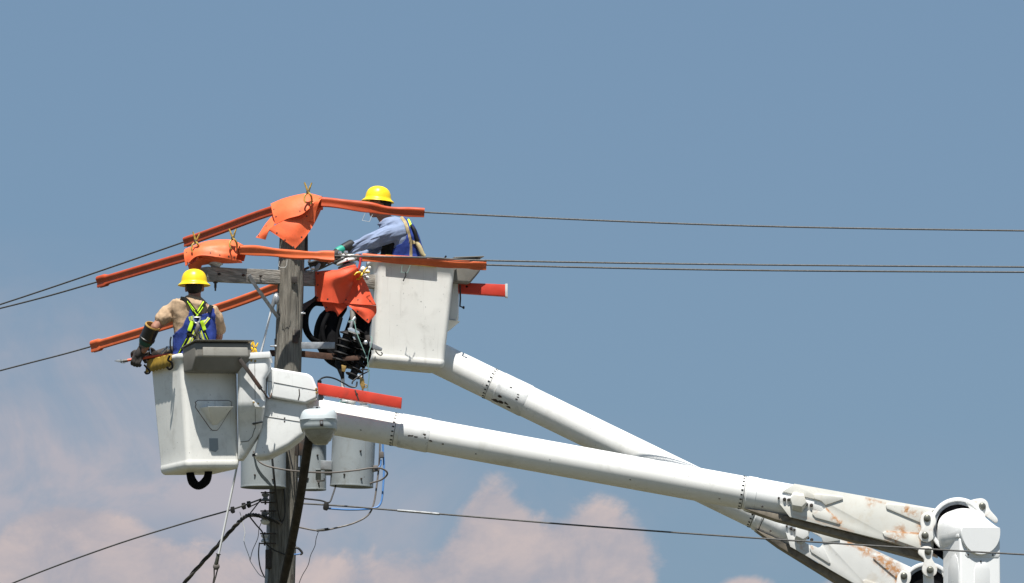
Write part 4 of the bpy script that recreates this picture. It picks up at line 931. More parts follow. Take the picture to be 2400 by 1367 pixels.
shA, VA, FA = remesh('shirt', [loft_geo(torsoA), limb_geo([A(416, 722, .0), A(396, 735, .01), A(388, 741, -.02), A(380, 748, -.03)], [.082, .078, .073, .070]), limb_geo([A(494, 736, .01), A(508, 752, .05), A(513, 770, .12)], [.082, .074, .066])], .0055, M_tan, wA, 5, foldA)
bibA = [(446, 718), (441, 738), (432, 757), (421, 773), (408, 786), (402, 800), (395, 840), (395, 900), (520, 900), (512, 840), (506, 800), (503, 765), (503, 738), (500, 722), (491, 722), (486, 733), (470, 738), (456, 738), (450, 728)]
def keepA(p, n):
    x, y = topx(p); return y > 716 and inside(x + (0 if p.y < YA + .03 else 0), y, bibA)
_, VB = garment_from(VA, FA, keepA, .011, 'overalls', M_blue, wA)
remesh('trousers', [limb_geo(l, [.100, .080, .065]) for l in legs] + [loft_geo([(A(455, 850), X * .188, Yv * .125), (A(455, 885), X * .18, Yv * .125)])], .012, M_blue, wA, 3)
treeA = BVHTree.FromPolygons(VB, FA)
hn = bpy.data.objects.new('harness', None); link(hn, wA, A(458, 760)); 
def HA(name, pts, w, m, off=.010): return ribbon(treeA, pts, w, m, name, hn, off)
HA('strap', [(423, 699), (437, 703), (450, 720), (461, 733)], .034, M_blackcl, .008); HA('stripe', [(444, 711), (452, 722), (460, 731)], .009, M_lime, .013); HA('stripe', [(439, 706), (448, 722), (455, 732)], .006, M_lime, .013)
HA('strap', [(480, 707), (473, 719), (465, 732)], .042, M_blackcl, .008); HA('stripe', [(477, 707), (469, 720), (462, 731)], .011, M_lime, .013); HA('stripe', [(483, 709), (475, 721), (467, 733)], .009, M_lime, .013)
HA('overall_strap', [(496, 716), (492, 724), (488, 732)], .040, M_blackcl, .016)
HA('strap', [(456, 728), (462, 738), (466, 748)], .040, M_blackcl, .016); HA('stripe', [(455, 729), (461, 737), (465, 741)], .007, M_lime, .021); HA('stripe', [(468, 731), (463, 738), (459, 743)], .007, M_lime, .022)
HA('strap', [(455, 750), (440, 790), (421, 826), (415, 838)], .026, M_blackcl, .012); HA('stripe', [(437, 794), (422, 822), (416, 834)], .005, M_lime, .017)
HA('strap', [(470, 750), (480, 778), (492, 808), (496, 822)], .026, M_blackcl, .012); HA('stripe', [(480, 781), (487, 797)], .005, M_lime, .017)
HA('waist_strap', [(438, 780), (455, 790), (474, 799), (494, 806)], .030, M_blackcl, .014)
HA('reflective_panel', [(451, 753), (443, 776)], .034, M_lime, .018); HA('reflective_panel', [(472, 752), (480, 774)], .032, M_lime, .018)
for a, b in (((474, 762), (489, 744)), ((459, 774), (439, 814)), ((468, 776), (481, 815)), ((446, 742), (449, 752))):
    HA('reflective_tape', [a, b], .036, M_yell, .009); HA('grey_tape', [a, b], .009, M_silv, .0125)
dr = [A(453, 739, -.17), A(453.5, 749, -.172), A(457, 756, -.175), A(463, 757, -.175), A(468, 752, -.172), A(470, 742, -.17)]
V, F = tube_geo(smooth_path(dr, 5), .007, 8); mk('d_ring', V, F, M_bright, hn)
V, F = tube_geo([A(454, 744, -.168), A(470, 744, -.168)], .006, 8); mk('d_ring_bar', V, F, M_bright, hn)
V, F = tube_geo(smooth_path([A(462, 755, -.175), A(464, 766, -.185), A(461, 778, -.18), A(463, 786, -.175)], 4), [.010, .020, .018, .012], 10); mk('snap_hook', V, F, M_greywire, hn)
strap('lanyard_end', [A(463, 783, -.165), A(464, 802, -.16)], .026, .016, M_lanyard, hn)
# gauntlet glove: flared cuff with ochre lining, green band, dark leather hand gripping the tool
gl = bpy.data.objects.new('glove', None); link(gl, wA, A(335, 815))
cu0, cu1 = A(358, 764, -.07), A(337, 812, .03); cd = (cu1 - cu0).normalized(); cl_ = (cu1 - cu0).length
def cone_shell(a, d, prof, name, m, par, n=24):
    V, F = lathe_geo(prof, a, a + d, n); return mk(name, V, F[:-2], m, par)
cone_shell(cu0, cd, [(.02, .066), (.0, .068), (-.002, .071), (.0, .073), (.06, .070), (.125, .069), (.13, .075), (.15, .074), (.152, .050)], 'cuff', M_cuff, gl)
cone_shell(cu0, cd, [(.09, .052), (.02, .060), (-.006, .062), (-.009, .068), (.0, .0745), (.006, .0742)], 'cuff_lining', M_cuffin, gl)
lathe('green_band', [(.135, .066), (.136, .068), (.175, .065), (.205, .052), (.21, .040)], cu0, cu1, M_green, gl)
lathe('grey_band', [(.20, .052), (.202, .055), (.222, .050), (.225, .035)], cu0, cu1, M_greywire, gl)
hp = []; palm = A(325, 832, .045); glove_hand(palm, Vector((-.35, -.15, -.9)), Vector((-.8, .2, .3)), Vector((.2, .6, -.2)), hp, 1.15); hp.append(limb_geo([A(336, 814, .045), palm], [.044, .040]))
remesh('gloved_hand', hp, .006, M_glove, gl, 2)
hp = []; glove_hand(A(358, 833, .16), Vector((-.8, 0, -.25)), Vector((0, -.3, 1)), Vector((0, -.6, -.4)), hp, 1.1); hp.append(limb_geo([A(400, 822, .30), A(364, 832, .18)], [.045, .038])); remesh('gloved_hand', hp, .006, M_glove, gl, 2)
hard_hat(A(455, 663, -.01), R(0), wA, R(3))
V, F = tube_geo(smooth_path([A(401, 790, -.05), A(399, 800, -.06), A(400, 818, -.06), A(404, 826, -.05)], 4), .007, 8); mk('tool_loop', V, F, M_blackcl, wA)
for i, y in enumerate((798, 803, 808, 812)):
    V, F = tube_geo(smooth_path([A(500, y + 2, .02), A(506, y, -.0), A(511, y - 2 + i, -.01)], 3), .003, 6); mk('frayed_cord', V, F, M_blackcl, wA)

# ---- worker in the far bucket, leaning left
YB = 1.10
B = lambda x, y, d=0.0: at(x, y, YB + d)
wB = thing('person', B(965, 860), 'worker in faded blue long-sleeved shirt leaning out of the higher far bucket', 'person')
up = Vector((-.42, 0, .9)).normalized(); fr = Vector((-.9, 0, -.42)).normalized()
fr2 = (fr * .93 + Yv * .35).normalized(); sd2 = (Yv * .93 - fr * .35).normalized()
def secB(x, y, a, b, f=None): return (B(x, y), (f or fr2) * a, sd2 * b)
torsoB = [secB(900, 514, .05, .06), secB(906, 516, .085, .12), secB(918, 525, .125, .18), secB(931, 545, .155, .20), secB(941, 570, .165, .19), secB(947, 595, .170, .175, (X * -1)), secB(952, 620, .175, .17, X * -1), secB(956, 650, .175, .17, X * -1)]
armB = [B(927, 543, -.12), B(893, 556, -.20), B(858, 570, -.24), B(818, 583, -.30), B(790, 597, -.42), B(768, 612, -.50)]
armB2 = [B(915, 545, .18), B(880, 580, .22), B(845, 600, .10), B(815, 610, -.10)]
headB = [ellipsoid_geo(B(887, 480, -.01), .098, .078, .112, Vector((.97, .1, .22)).normalized()), ellipsoid_geo(B(876, 500, -.02), .045, .045, .042), ellipsoid_geo(B(860, 488, -.03), .022, .014, .024), ellipsoid_geo(B(895, 484, -.085), .028, .010, .034), limb_geo([B(890, 494), B(906, 518)], [.058, .068])]
legsB = [[B(950, 650, -.07), B(956, 750, -.07), B(958, 825, -.06)], [B(962, 650, .08), B(962, 750, .08), B(966, 825, .08)]]
remesh('body', headB + [loft_geo(inner(torsoB, .92)), limb_geo(armB, [.045, .04, .035, .032, .032, .034]), limb_geo(armB2, [.045, .04, .033, .033])] + [limb_geo(l, [.085, .065, .05]) for l in legsB], .009, M_skin, wB, 4)
remesh('hair', [ellipsoid_geo(B(896, 478, .0), .090, .086, .085)], .009, M_hair, wB, 2)
sh = B(930, 540, -.15)
def foldB(p):
    x, y = topx(p); d = math.hypot(x - 935, y - 555)
    along = (x - 930) * .93 - (y - 545) * .36; across = (x - 930) * .36 + (y - 545) * .93
    k = min(1, max(0, (930 - x) / 50)); q = .024 * k * noise.noise((along * .016, across * .15 + .03 * along, 0)) + .010 * k * noise.noise((along * .035, across * .3, 4))
    return max(q, -.005) + .004 * noise.noise((x * .05, y * .05, 9))
shB, VC, FC = remesh('shirt', [loft_geo(torsoB), limb_geo([B(936, 546, -.10), B(908, 552, -.17), B(876, 563, -.21), B(845, 574, -.25), B(818, 584, -.30)], [.105, .090, .072, .062, .056]), limb_geo(armB2[:3], [.08, .07, .06])], .0055, M_shirt, wB, 5, foldB)
bibB = [(938, 500), (948, 522), (953, 545), (949, 560), (941, 570), (930, 575), (915, 590), (905, 620), (905, 720), (1020, 720), (1010, 600), (985, 545), (962, 505)]
_, VD = garment_from(VC, FC, lambda p, n: inside(*topx(p), bibB), .010, 'overalls', M_blue, wB)
remesh('tool_vest', [loft_geo([(B(922, 562, -.02), fr2 * .10, sd2 * .17), (B(920, 582, -.02), fr2 * .115, sd2 * .175), (B(917, 605, -.02), fr2 * .10, sd2 * .17), (B(922, 620), fr2 * .09, sd2 * .16)])], .009, M_blackcl, wB, 2, lambda p: .012 * noise.noise(p * 22))
remesh('trousers', [limb_geo(l, [.105, .085, .07]) for l in legsB] + [loft_geo([(B(955, 630), X * .175, Yv * .17), (B(958, 680), X * .16, Yv * .16)])], .012, M_blue, wB, 3)
treeB = BVHTree.FromPolygons(VD, FC); hb = bpy.data.objects.new('harness', None); link(hb, wB, B(960, 560))
def HB(name, pts, w, m, off=.010): return ribbon(treeB, pts, w, m, name, hb, off)
HB('strap', [(938, 506), (950, 522), (957, 545), (962, 570), (963, 605)], .030, M_web, .012)
HB('strap_edge', [(942, 506), (953, 524), (961, 548), (967, 570)], .010, M_blackcl, .010)
HB('reflective_panel', [(951, 511), (957, 520), (962, 532)], .040, M_lime, .016)
HB('strap', [(960, 564), (968, 568), (975, 566)], .036, M_web, .014)
HB('strap', [(958, 520), (966, 534), (974, 552)], .020, M_blackcl, .014)
V, F = tube_geo(smooth_path([B(963, 527, -.12), B(971, 540, -.13), B(976, 556, -.13), B(979, 566, -.12)], 4), [.010, .020, .018, .022], 10); mk('snap_hook', V, F, M_poly, hb)
V, F = tube_geo(smooth_path([B(976, 568, -.12), B(983, 580, -.12), B(990, 596, -.12), B(996, 601, -.12)], 4), [.022, .026, .024, .018], 12); mk('shock_pack', V, F, M_lanyard, hb)
gb = bpy.data.objects.new('glove', None); link(gb, wB, B(800, 590, -.4))
c0, c1 = B(824, 575, -.29), B(797, 587, -.39)
lathe('cuff', [(-.002, .050), (.0, .056), (.10, .050), (.13, .044), (.131, .03)], c0, c1, M_cuff, gb)
lathe('teal_band', [(.115, .040), (.118, .043), (.19, .040), (.21, .034)], c0, c1, M_teal, gb)
hp = []; glove_hand(B(752, 616, -.52), Vector((-.8, -.1, -.4)), Vector((0, -.5, .8)), Vector((.1, .5, -.7)), hp, 1.2); hp.append(limb_geo([B(790, 594, -.42), B(758, 612, -.52)], [.044, .042])); remesh('gloved_hand', hp, .006, M_glove, gb, 2)
hp = []; glove_hand(B(805, 612, -.15), Vector((-.8, -.2, .1)), Vector((0, -.3, 1)), Vector((0, .6, -.4)), hp, 1.1); remesh('gloved_hand', hp, .006, M_glove, gb, 2)
hard_hat(B(886, 467, -.01), R(4.5), wB, R(90))
V, F = tube_geo([B(862, 490, -.07), B(880, 490, -.10), B(894, 484, -.10)], .006, 6); mk('safety_glasses', V, F, M_black, wB)

# ------------------------------------------------------------------ hand tools and hooks
t = thing('cutter_tool', at(330, 842, YA + .07), 'orange-handled cutter with bright jaws held by the tan-shirted worker', 'tool')
tube('handle', [at(297, 845, YA + .07), at(345, 838, YA + .075), at(400, 831, YA + .08)], .0135, M_orod, t, n=10)
tube('collar', [at(288, 846.5, YA + .07), at(299, 845, YA + .07)], .016, M_greywire, t, n=10)
for pts in ([(288, 844), (276, 843), (267, 846), (277, 849), (289, 849)], [(289, 847), (280, 846), (283, 851), (294, 852)]):
    slab('jaw', pts, YA + .06, .012, M_galv, t, bevel=.002)
lathe('pivot', [(-.02, .010), (.02, .010)], at(283, 845, YA + .065), at(283, 845, YA + 1), M_bright, t, n=10)
t = thing('hand_wrench', at(385, 830, YA + .1), 'small bright metal wrench leaning inside the near bucket by the ochre pad', 'tool')
tube('shank', [at(378, 832, YA + .12), at(388, 820, YA + .12), at(393, 813, YA + .12)], .014, M_bright, t, n=8)
slab('head', [(388, 815), (394, 810), (398, 813), (397, 821), (392, 824)], YA + .11, .02, M_bright, t, bevel=.003)
tube('thin_rod', [at(350, 810, YA + .1), at(353, 830, YA + .1)], .007, M_bright, t, n=8)
def s_hook(pts, Y, label, r=.0085):
    o = tube('snap_hook', [at(x, y, Y) for x, y in pts], r, M_black, None, n=8, sm=5); return tag(o, label, 'hook', 'black hooks on the near bucket')
s_hook([(338, 855), (343, 861), (350, 868), (350, 874), (343, 876), (339, 871)], -1.55, 'small black hook hanging at the left end of the ochre pad')
s_hook([(398, 834), (394, 844), (402, 850), (404, 860), (397, 866), (391, 860)], -1.68, 'black curled hook hanging at the right end of the ochre pad', .010)
for i, (x, y, ln) in enumerate(((571, 817, -8), (578, 815, 6), (588, 814, -5), (597, 817, 9))):
    clothespin(x, y, -1.55 + .03 * i, .11, ('dark yellow-brown clamp pin at the left of the near bucket holster', 'brown clamp pin second from the left in the near bucket holster', 'bright yellow clamp pin third from the left in the near bucket holster', 'bright yellow clamp pin at the right of the near bucket holster')[i], M_pin if i < 2 else M_pinY, R(ln), 'clamp pins in the holster')
clothespin(850, 640, .18, .12, 'ochre clamp pin gripping the far blanket beside the far bucket', M_pinY, R(60))
# pale thin wire bails
for pts, Y, lab in (([(856, 500), (849, 517), (866, 520), (873, 503)], -.05, 'thin wire bail hanging from the hose before the second worker'),
                    ([(655, 612), (653, 624), (657, 627), (668, 627), (672, 622), (673, 610)], -.34, 'thin wire bail below the wavy hose on the pole'),
                    ([(943, 622), (940, 638), (955, 640), (962, 622)], .5, 'thin wire bail on the far bucket rim with knotted tail')):
    tag(tube('wire_bail', [at(x, y, Y) for x, y in pts], .0028, M_greencord if Y > 0 else M_whitewire, None, n=6), lab, 'wire', 'thin wire bails')
tag(tube('cord_tail', [at(950, 638, .5), at(951, 646, .5), at(948, 652, .5), at(945, 659, .5)], .006, M_blackwire, None, n=6, sm=3), 'short dark knotted cord tail on the front of the far bucket', 'cord')
tag(tube('red_stick', [at(846, 598, .66), at(843, 622, .64), at(836, 640, .62)], .012, M_tintred, None, n=8, sm=4), 'short curved red stick behind the far hose', 'tool')
for x, lab in ((896, 'black strap hook at the left of the far bucket rim'), (1045, 'black strap hook at the right of the far bucket rim')):
    tag(tube('rim_hook', [at(x, 601, .93), at(x - 2, 606, .87), at(x, 620, .86), at(x + 1, 634, .86)], .009, M_black, None, n=8, sm=3), lab, 'hook', 'hooks on the far bucket rim')

# ------------------------------------------------------------------ transformers
def transformer(x, yb, Y, r, h, label, tilt=0.0, bush=((-.08, -.05), (.08, -.03))):
    base = at(x, yb, Y); t = thing('transformer_can', base, label, 'transformer', 'pole transformers')
    u = Vector((math.sin(tilt), 0, math.cos(tilt)))
    tk = lathe('tank', [(0.02, r * .93), (0.0, r * .97), (.0, r), (.012, r), (.013, r * .99), (h - .05, r * .99), (h - .048, r * 1.03), (h - .02, r * 1.03), (h - .015, r * .99), (h, r * .93), (h + .05, r * .6), (h + .06, .02)], base, base + u, M_tank, t, n=48)
    for dx, dy in bush:
        p = base + u * h + Vector((dx, dy, .03)); b = lathe('bushing', [(-.02, .03), (.0, .03), (.01, .055), (.03, .055), (.035, .032), (.05, .032), (.06, .05), (.075, .05), (.08, .03), (.10, .022), (.12, .012), (.15, .012)], p, p + Z, M_porc, t, n=18)
    for dz in (.16, h - .16):
        p = base + u * dz; d = Vector((pole_axis(p.z).x - p.x, .12 - p.y, 0)); V, F = box_geo((.07, .09, .10), Matrix.Translation(p + d.normalized() * (r + .02))); mk('hanger_lug', V, F, M_tank, t, bevel=.006)
    for a, dz in ((-1.9, .10), (-1.1, .06), (-1.2, .32)):
        p = base + u * dz + Vector((math.cos(a) * r * .985, math.sin(a) * r * .985, 0)); q = Vector((math.cos(a), math.sin(a), 0)); lathe('stud', [(0, .009), (.012, .009), (.016, .005)], p, p + q, M_dsteel, t, n=8)
    return t
transformer(617, 1143, -.34, .212, .70, 'grey cylindrical transformer in front of the pole, below the near bucket')
tc = transformer(733, 1149, .36, .128, .62, 'narrow grey cylindrical transformer behind the pole, under the street lamp', bush=((0, 0),))
transformer(824, 1141, .10, .205, .70, 'large grey transformer right of the pole with a ragged shadow on it', tilt=R(2.5))
jx = thing('junction_box', at(763, 1098, .05), 'small square grey junction box between two transformers', 'box')
slab('case', [(751, 1079), (778, 1080), (778, 1102), (751, 1101)], .0, .05, M_tank, jx, bevel=.004)
slab('cover', [(752, 1080), (777, 1081), (777, 1101), (752, 1100)], -.008, .007, M_galv, jx, bevel=.002)
strap('bracket_strap', [at(746, 1100, .1), at(746, 1125, .16)], .05, .008, M_tank, jx); strap('bracket_strap', [at(778, 1092, .05), at(786, 1093, .02)], .04, .008, M_galv, jx)
strap('clip', [at(743, 1122, .2), at(743, 1128, .2), at(760, 1127, .22), at(760, 1121, .22)], .012, .01, M_dsteel, jx)

# ------------------------------------------------------------------ street lamp
YL = -2.25
lp = thing('street_lamp', at(660, 1420, -.16), 'grey cobra-head street lamp on a dark arm in front of the near boom', 'street lamp')
def sring(x, y, w, d, r, dy=0.0, tx=0.0): 
    c = at(x, y, YL + .18 + dy); return [c + Vector((a, b, 0)) + Vector((0, 0, -tx * a)) for a, b in rrect(w, d, r, 8)]
rows = [(749, 961, .22, .28, .06), (749, 962.5, .258, .36, .08), (748.5, 966, .290, .41, .09), (748, 972, .312, .45, .10), (747, 981, .328, .47, .11), (747, 987, .332, .48, .11)]
V, F = rings_geo([sring(a, b, w, d, r, 0, -.03) for a, b, w, d, r in rows]); hs = mk('housing', V, F, M_lamp, lp, sharp=50)
rows = [(747, 987.6, .334, .486, .142), (747, 990, .336, .488, .143), (747, 991, .330, .482, .14), (747, 998, .328, .48, .14), (747.5, 1004, .322, .47, .135), (748, 1009, .312, .45, .13), (748, 1010, .29, .42, .12)]
V, F = rings_geo([sring(a, b, w, d, r, 0, -.03) for a, b, w, d, r in rows]); mk('door_frame', V, F, M_lamp, lp, sharp=50)
rows = [(748, 1005, .285, .42, .11), (748, 1013, .275, .41, .11), (749, 1024, .225, .34, .10), (750, 1031, .195, .29, .08), (750.5, 1035, .155, .22, .06), (751, 1041, .125, .17, .05), (751, 1042.5, .09, .10, .03)]
V, F = rings_geo([sring(a, b, w, d, r) for a, b, w, d, r in rows]); mk('lens', V, F, M_lens, lp, sharp=50)
slab('latch', [(749, 985), (757, 984), (758, 999), (750, 999)], YL - .075, .02, M_dsteel, hs, bevel=.003); slab('latch_tab', [(751, 988), (756, 988), (756, 994), (751, 994)], YL - .082, .01, M_galv, hs, bevel=.002)
slab('socket_bracket', [(734, 953), (751, 952), (752, 963), (734, 963)], YL + .10, .05, M_galv, lp, bevel=.004); p = at(743, 957, YL + .098); lathe('socket_hole', [(0, .013), (.006, .013)], p, p + Yv, M_black, lp, n=12)
tube('arm', [at(728, 1005, YL + .42), at(724, 1030, YL + .32), at(718, 1070, YL + .50), at(701, 1180, -1.30), at(678, 1300, -.55), at(660, 1380, -.24), at(652, 1430, -.17)], [.040, .040, .041, .041, .040, .038, .036], M_lamparm, lp, n=16, sm=6)
V, F = box_geo((.12, .03, .3), Matrix.Translation(at(662, 1425, -.16))); mk('wall_plate', V, F, M_dsteel, lp, bevel=.005)

# ------------------------------------------------------------------ cutouts, arresters and insulators by the far crossarm end
def ribbed(name, A_, B_, r, n, m, parent):
    A_, B_ = Vector(A_), Vector(B_); ln = (B_ - A_).length; prof = [(0, r * .45)]
    for i in range(n):
        z = ln * (i + .15) / n; s = ln / n; prof += [(z, r * .48), (z + s * .25, r * .97), (z + s * .32, r), (z + s * .40, r * .93), (z + s * .45, r * .50)]
    prof.append((ln, r * .45)); return lathe(name, prof, A_, B_, m, parent, n=24)
co = thing('fuse_cutout', at(806, 850, .12), 'black ribbed fuse cutout with bright top clamp, nearest the pole', 'cutout', 'black ribbed cutouts')
ribbed('insulator', at(816, 776, .14), at(794, 852, .16), .078, 5, M_poly, co)
slab('top_contact', [(815, 769), (824, 768), (842, 777), (843, 783), (834, 784), (816, 777)], .05, .05, M_bright, co, bevel=.004)
tube('contact_post', [at(822, 770, .08), at(826, 752, .08), at(832, 745, .10)], .016, M_galv, co, n=10); slab('contact_tip', [(816, 752), (827, 754), (826, 758), (817, 757)], .07, .02, M_galv, co, bevel=.002)
tube('fuse_barrel', [at(829, 784, .06), at(838, 800, .06), at(846, 812, .08)], .018, M_poly, co, n=10); slab('fuse_hook', [(826, 789), (831, 790), (834, 796), (830, 797)], .04, .015, M_bright, co, bevel=.002)
slab('mount_bracket', [(800, 838), (838, 832), (846, 836), (842, 844), (806, 846)], .10, .02, M_rust, co, bevel=.003)
slab('bottom_clamp', [(800, 855), (812, 858), (808, 872), (801, 870)], .08, .05, M_brass, co, bevel=.005); tube('tail', [at(792, 850, .16), at(800, 872, .14), at(803, 888, .14)], [.035, .028, .014], M_poly, co, n=10, sm=3)
co = thing('fuse_cutout', at(842, 880, .16), 'black ribbed fuse cutout against the left side of the far bucket', 'cutout', 'black ribbed cutouts')
ribbed('insulator', at(862, 806, .22), at(823, 888, .18), .074, 6, M_poly, co)
slab('top_contact', [(866, 800), (880, 808), (896, 816), (894, 822), (880, 820), (866, 812)], .05, .05, M_galv, co, bevel=.004)
slab('contact_block', [(856, 786), (866, 785), (868, 800), (858, 802)], .12, .05, M_dsteel, co, bevel=.004)
tube('hook', [at(880, 822, .06), at(886, 830, .06), at(893, 833, .06), at(896, 829, .06), at(893, 826, .06)], .0055, M_dsteel, co, n=8, sm=4)
p = at(857, 803, .10); lathe('ball_stud', [(0, .01), (.006, .02), (.016, .02), (.03, .012)], p, p + Yv, M_bright, co, n=12)
slab('bottom_clamp', [(843, 884), (853, 888), (856, 906), (850, 915), (843, 900)], .10, .05, M_brass, co, bevel=.006); tube('clamp_tail', [at(848, 884, .12), at(838, 880, .12)], .014, M_galv, co, n=8)
tube('clamp_ring', [at(853, 900, .09), at(860, 903, .09), at(859, 909, .09), at(853, 908, .09)], .004, M_brass, co, n=6, sm=3)
co = thing('fuse_cutout', at(835, 850, .30), 'black ribbed cutout half hidden behind the other two', 'cutout', 'black ribbed cutouts')
ribbed('insulator', at(838, 772, .30), at(812, 862, .28), .085, 7, M_poly, co); slab('mount_bracket', [(790, 812), (852, 806), (854, 812), (792, 820)], .27, .02, M_poly, co, bevel=.003)
ar = thing('surge_arrester', at(785, 850, .35), 'broad black hood hanging behind the cutouts beside the pole', 'arrester')
remesh('hood', [limb_geo(smooth_path([at(800, 722, .42), at(772, 750, .40), at(766, 790, .38), at(786, 830, .36), at(800, 850, .34)], 4), [.06, .11, .13, .12, .08]), limb_geo([at(848, 725, .44), at(835, 790, .44), at(828, 835, .42)], [.09, .13, .10])], .012, M_black, ar, 4)
tube('lead_post', [at(826, 728, .25), at(828, 760, .22)], .026, M_tray, ar, n=10)
tag(tube('heavy_cable', [at(790, 712, .40), at(760, 712, .36), at(735, 712, .30), at(718, 735, .24), at(717, 770, .22), at(732, 795, .24), at(752, 803, .3)], [.028, .028, .030, .032, .032, .028, .022], M_black, None, n=12, sm=6), 'thick black cable looping between pole and cutouts', 'cable')
for k_, (P_, r_, lab_) in enumerate((([(770, 735, .22), (756, 770, .2), (764, 815, .2), (790, 842, .2)], .022, 'black cable hanging just right of the thick cable loop'),
                                 ([(800, 745, .2), (790, 790, .18), (800, 830, .17), (830, 850, .16)], .016, 'black cable curling in front of the black hood'),
                                 ([(868, 745, .30), (858, 790, .26), (866, 830, .22), (850, 862, .2)], .020, 'black cable against the far bucket\'s left face'))):
    tag(tube('heavy_cable', [at(*p) for p in P_], r_, M_black, None, n=10, sm=6), lab_, 'cable', 'black cables by the cutouts')
# bell insulators under the far wire
bi = thing('bell_insulator', at(812, 628, .47), 'pale grey two-disc bell insulator at the end of the wavy hose', 'insulator')
uu = (at(806, 606, .47) - at(813, 628, .47)).normalized()
cb = at(813, 622, .47); V, F = lathe_geo([(-.010, .03), (-.014, .085), (-.008, .092), (.004, .088), (.012, .05), (.022, .03)], cb, cb + uu, 32); mk('lower_disc', V, F, M_porcd, bi)
cb = at(810, 613, .45); V, F = lathe_geo([(-.012, .04), (-.016, .088), (-.010, .095), (.006, .088), (.016, .045), (.05, .030), (.075, .022)], cb, cb + uu, 32); mk('upper_disc', V, F, M_porc, bi)
lathe('cap', [(0, .018), (.012, .022), (.03, .018)], at(797, 597, .44), at(797, 580, .44), M_bright, bi, n=12); lathe('cap', [(0, .018), (.012, .024), (.035, .018)], at(811, 597, .44), at(811, 580, .44), M_bright, bi, n=12)
V, F = lathe_geo([(-.01, .03), (-.012, .05), (.0, .058), (.03, .03)], at(823, 604, .52), at(823, 590, .52), 24); mk('small_disc', V, F, M_porcw, bi)
dg = thing('wire_grip', at(738, 628, .3), 'bright wire grip and clamp on the crossarm below the wavy hose', 'clamp')
slab('grip_body', [(738, 626), (748, 616), (752, 619), (746, 632), (739, 636)], .22, .03, M_galv, dg, bevel=.005); slab('grip_head', [(727, 626), (737, 624), (738, 632), (728, 633)], .20, .03, M_bright, dg, bevel=.005)
tube('grip_tail', [at(708, 634, .18), at(724, 627, .2)], .012, M_dsteel, dg, n=8); tube('grip_bar', [at(706, 637, .2), at(733, 636, .2)], .012, M_galv, dg, n=8)
# small white insulator knobs beside the far blanket
kn = thing('insulator_cluster', at(860, 652, .42), 'cluster of small white porcelain knobs between the far blanket and the far bucket', 'insulator')
for x, y, r in ((851, 632, .028), (862, 638, .022), (855, 645, .024), (861, 652, .020), (866, 628, .016)):
    V, F = ellipsoid_geo(at(x, y, .42), r, r, r * 1.1, n=12, m=8); mk('knob', V, F, M_porcw, kn)
V, F = tube_geo([at(850, 630, .45), at(862, 654, .45)], .012, 8); mk('stem', V, F, M_dsteel, kn)

# ------------------------------------------------------------------ secondary rack and low wires
for i, (y, m, lab) in enumerate(((1166, M_porcd, 'topmost slate-grey spool insulator on the left of the pole'), (1209, M_porcd, 'middle slate-grey spool insulator on the left of the pole'), (1262, M_porc, 'lowest pale grey spool insulator on the left of the pole'))):
    x = 622 - i * .8; t = thing('spool_insulator', at(x, y + 12, -.16), lab, 'insulator', 'spool insulators on the pole'); c = at(x, y + 9, -.18)
    lathe('spool', [(0, .030), (.004, .036), (.018, .034), (.030, .022), (.040, .022), (.052, .034), (.066, .036), (.070, .030)], c, c + Z, m, t, n=20)
    for dy in (12, -11):
        V, F = box_geo((.15, .05, .010), Matrix.Translation(at(x + 8, y + dy, -.17))); mk('clevis', V, F, M_dsteel, t, bevel=.002)
    lathe('clevis_pin', [(0, .009), (.125, .009)], at(x, y + 17, -.18), at(x, y - 17, -.18), M_dsteel, t, n=8)
V, F = ellipsoid_geo(at(622, 1222, -.17), .045, .04, .035, n=16, m=8); tag(mk('wire_insulator', V, F, M_porcw), 'white porcelain knob between two spools on the pole', 'insulator')
def lowwire(name, pts, r, m, lab, n=8, sm=8, grp='low wires on the pole', cat='wire'): return tag(tube(name, [at(*p) for p in pts], r, m, None, n=n, sm=sm), lab, cat, grp)
lowwire('service_wire', [(-260, 1495, 4.2), (30, 1367, 2.7), (250, 1284, 1.5), (430, 1227, .6), (545, 1194, .05), (612, 1170, -.20)], .0078, M_alu, 'grey service wire running down to the lower left corner')
lowwire('service_wire', [(700, 1180, -.16), (800, 1186, -.2), (935, 1197, -.35), (1400, 1235, -1.0), (1900, 1270, -1.6), (2400, 1300, -2.2), (3000, 1330, -2.9)], .0078, M_alu, 'grey service wire crossing in front of both knuckles to the right edge')
lowwire('splice_sleeve', [(932, 1196.5, -.345), (980, 1200.5, -.41), (1030, 1205, -.48)], .0125, M_galv, 'thick pale splice sleeve on the right service wire', cat='sleeve', grp=None)
for i, (x, y) in enumerate(((545, 1196), (571, 1187), (583, 1183))):
    t = slab('wire_connector', [(x - 5, y - 8), (x + 4, y - 9), (x + 6, y + 5), (x - 1, y + 8), (x - 5, y + 4)], .02 - i * .03, .03, M_poly, None, bevel=.006)
    tag(t, ('leftmost dark connector on the left service wire', 'middle dark connector on the left service wire', 'dark connector nearest the pole on the left service wire')[i], 'connector', 'service wire connectors')
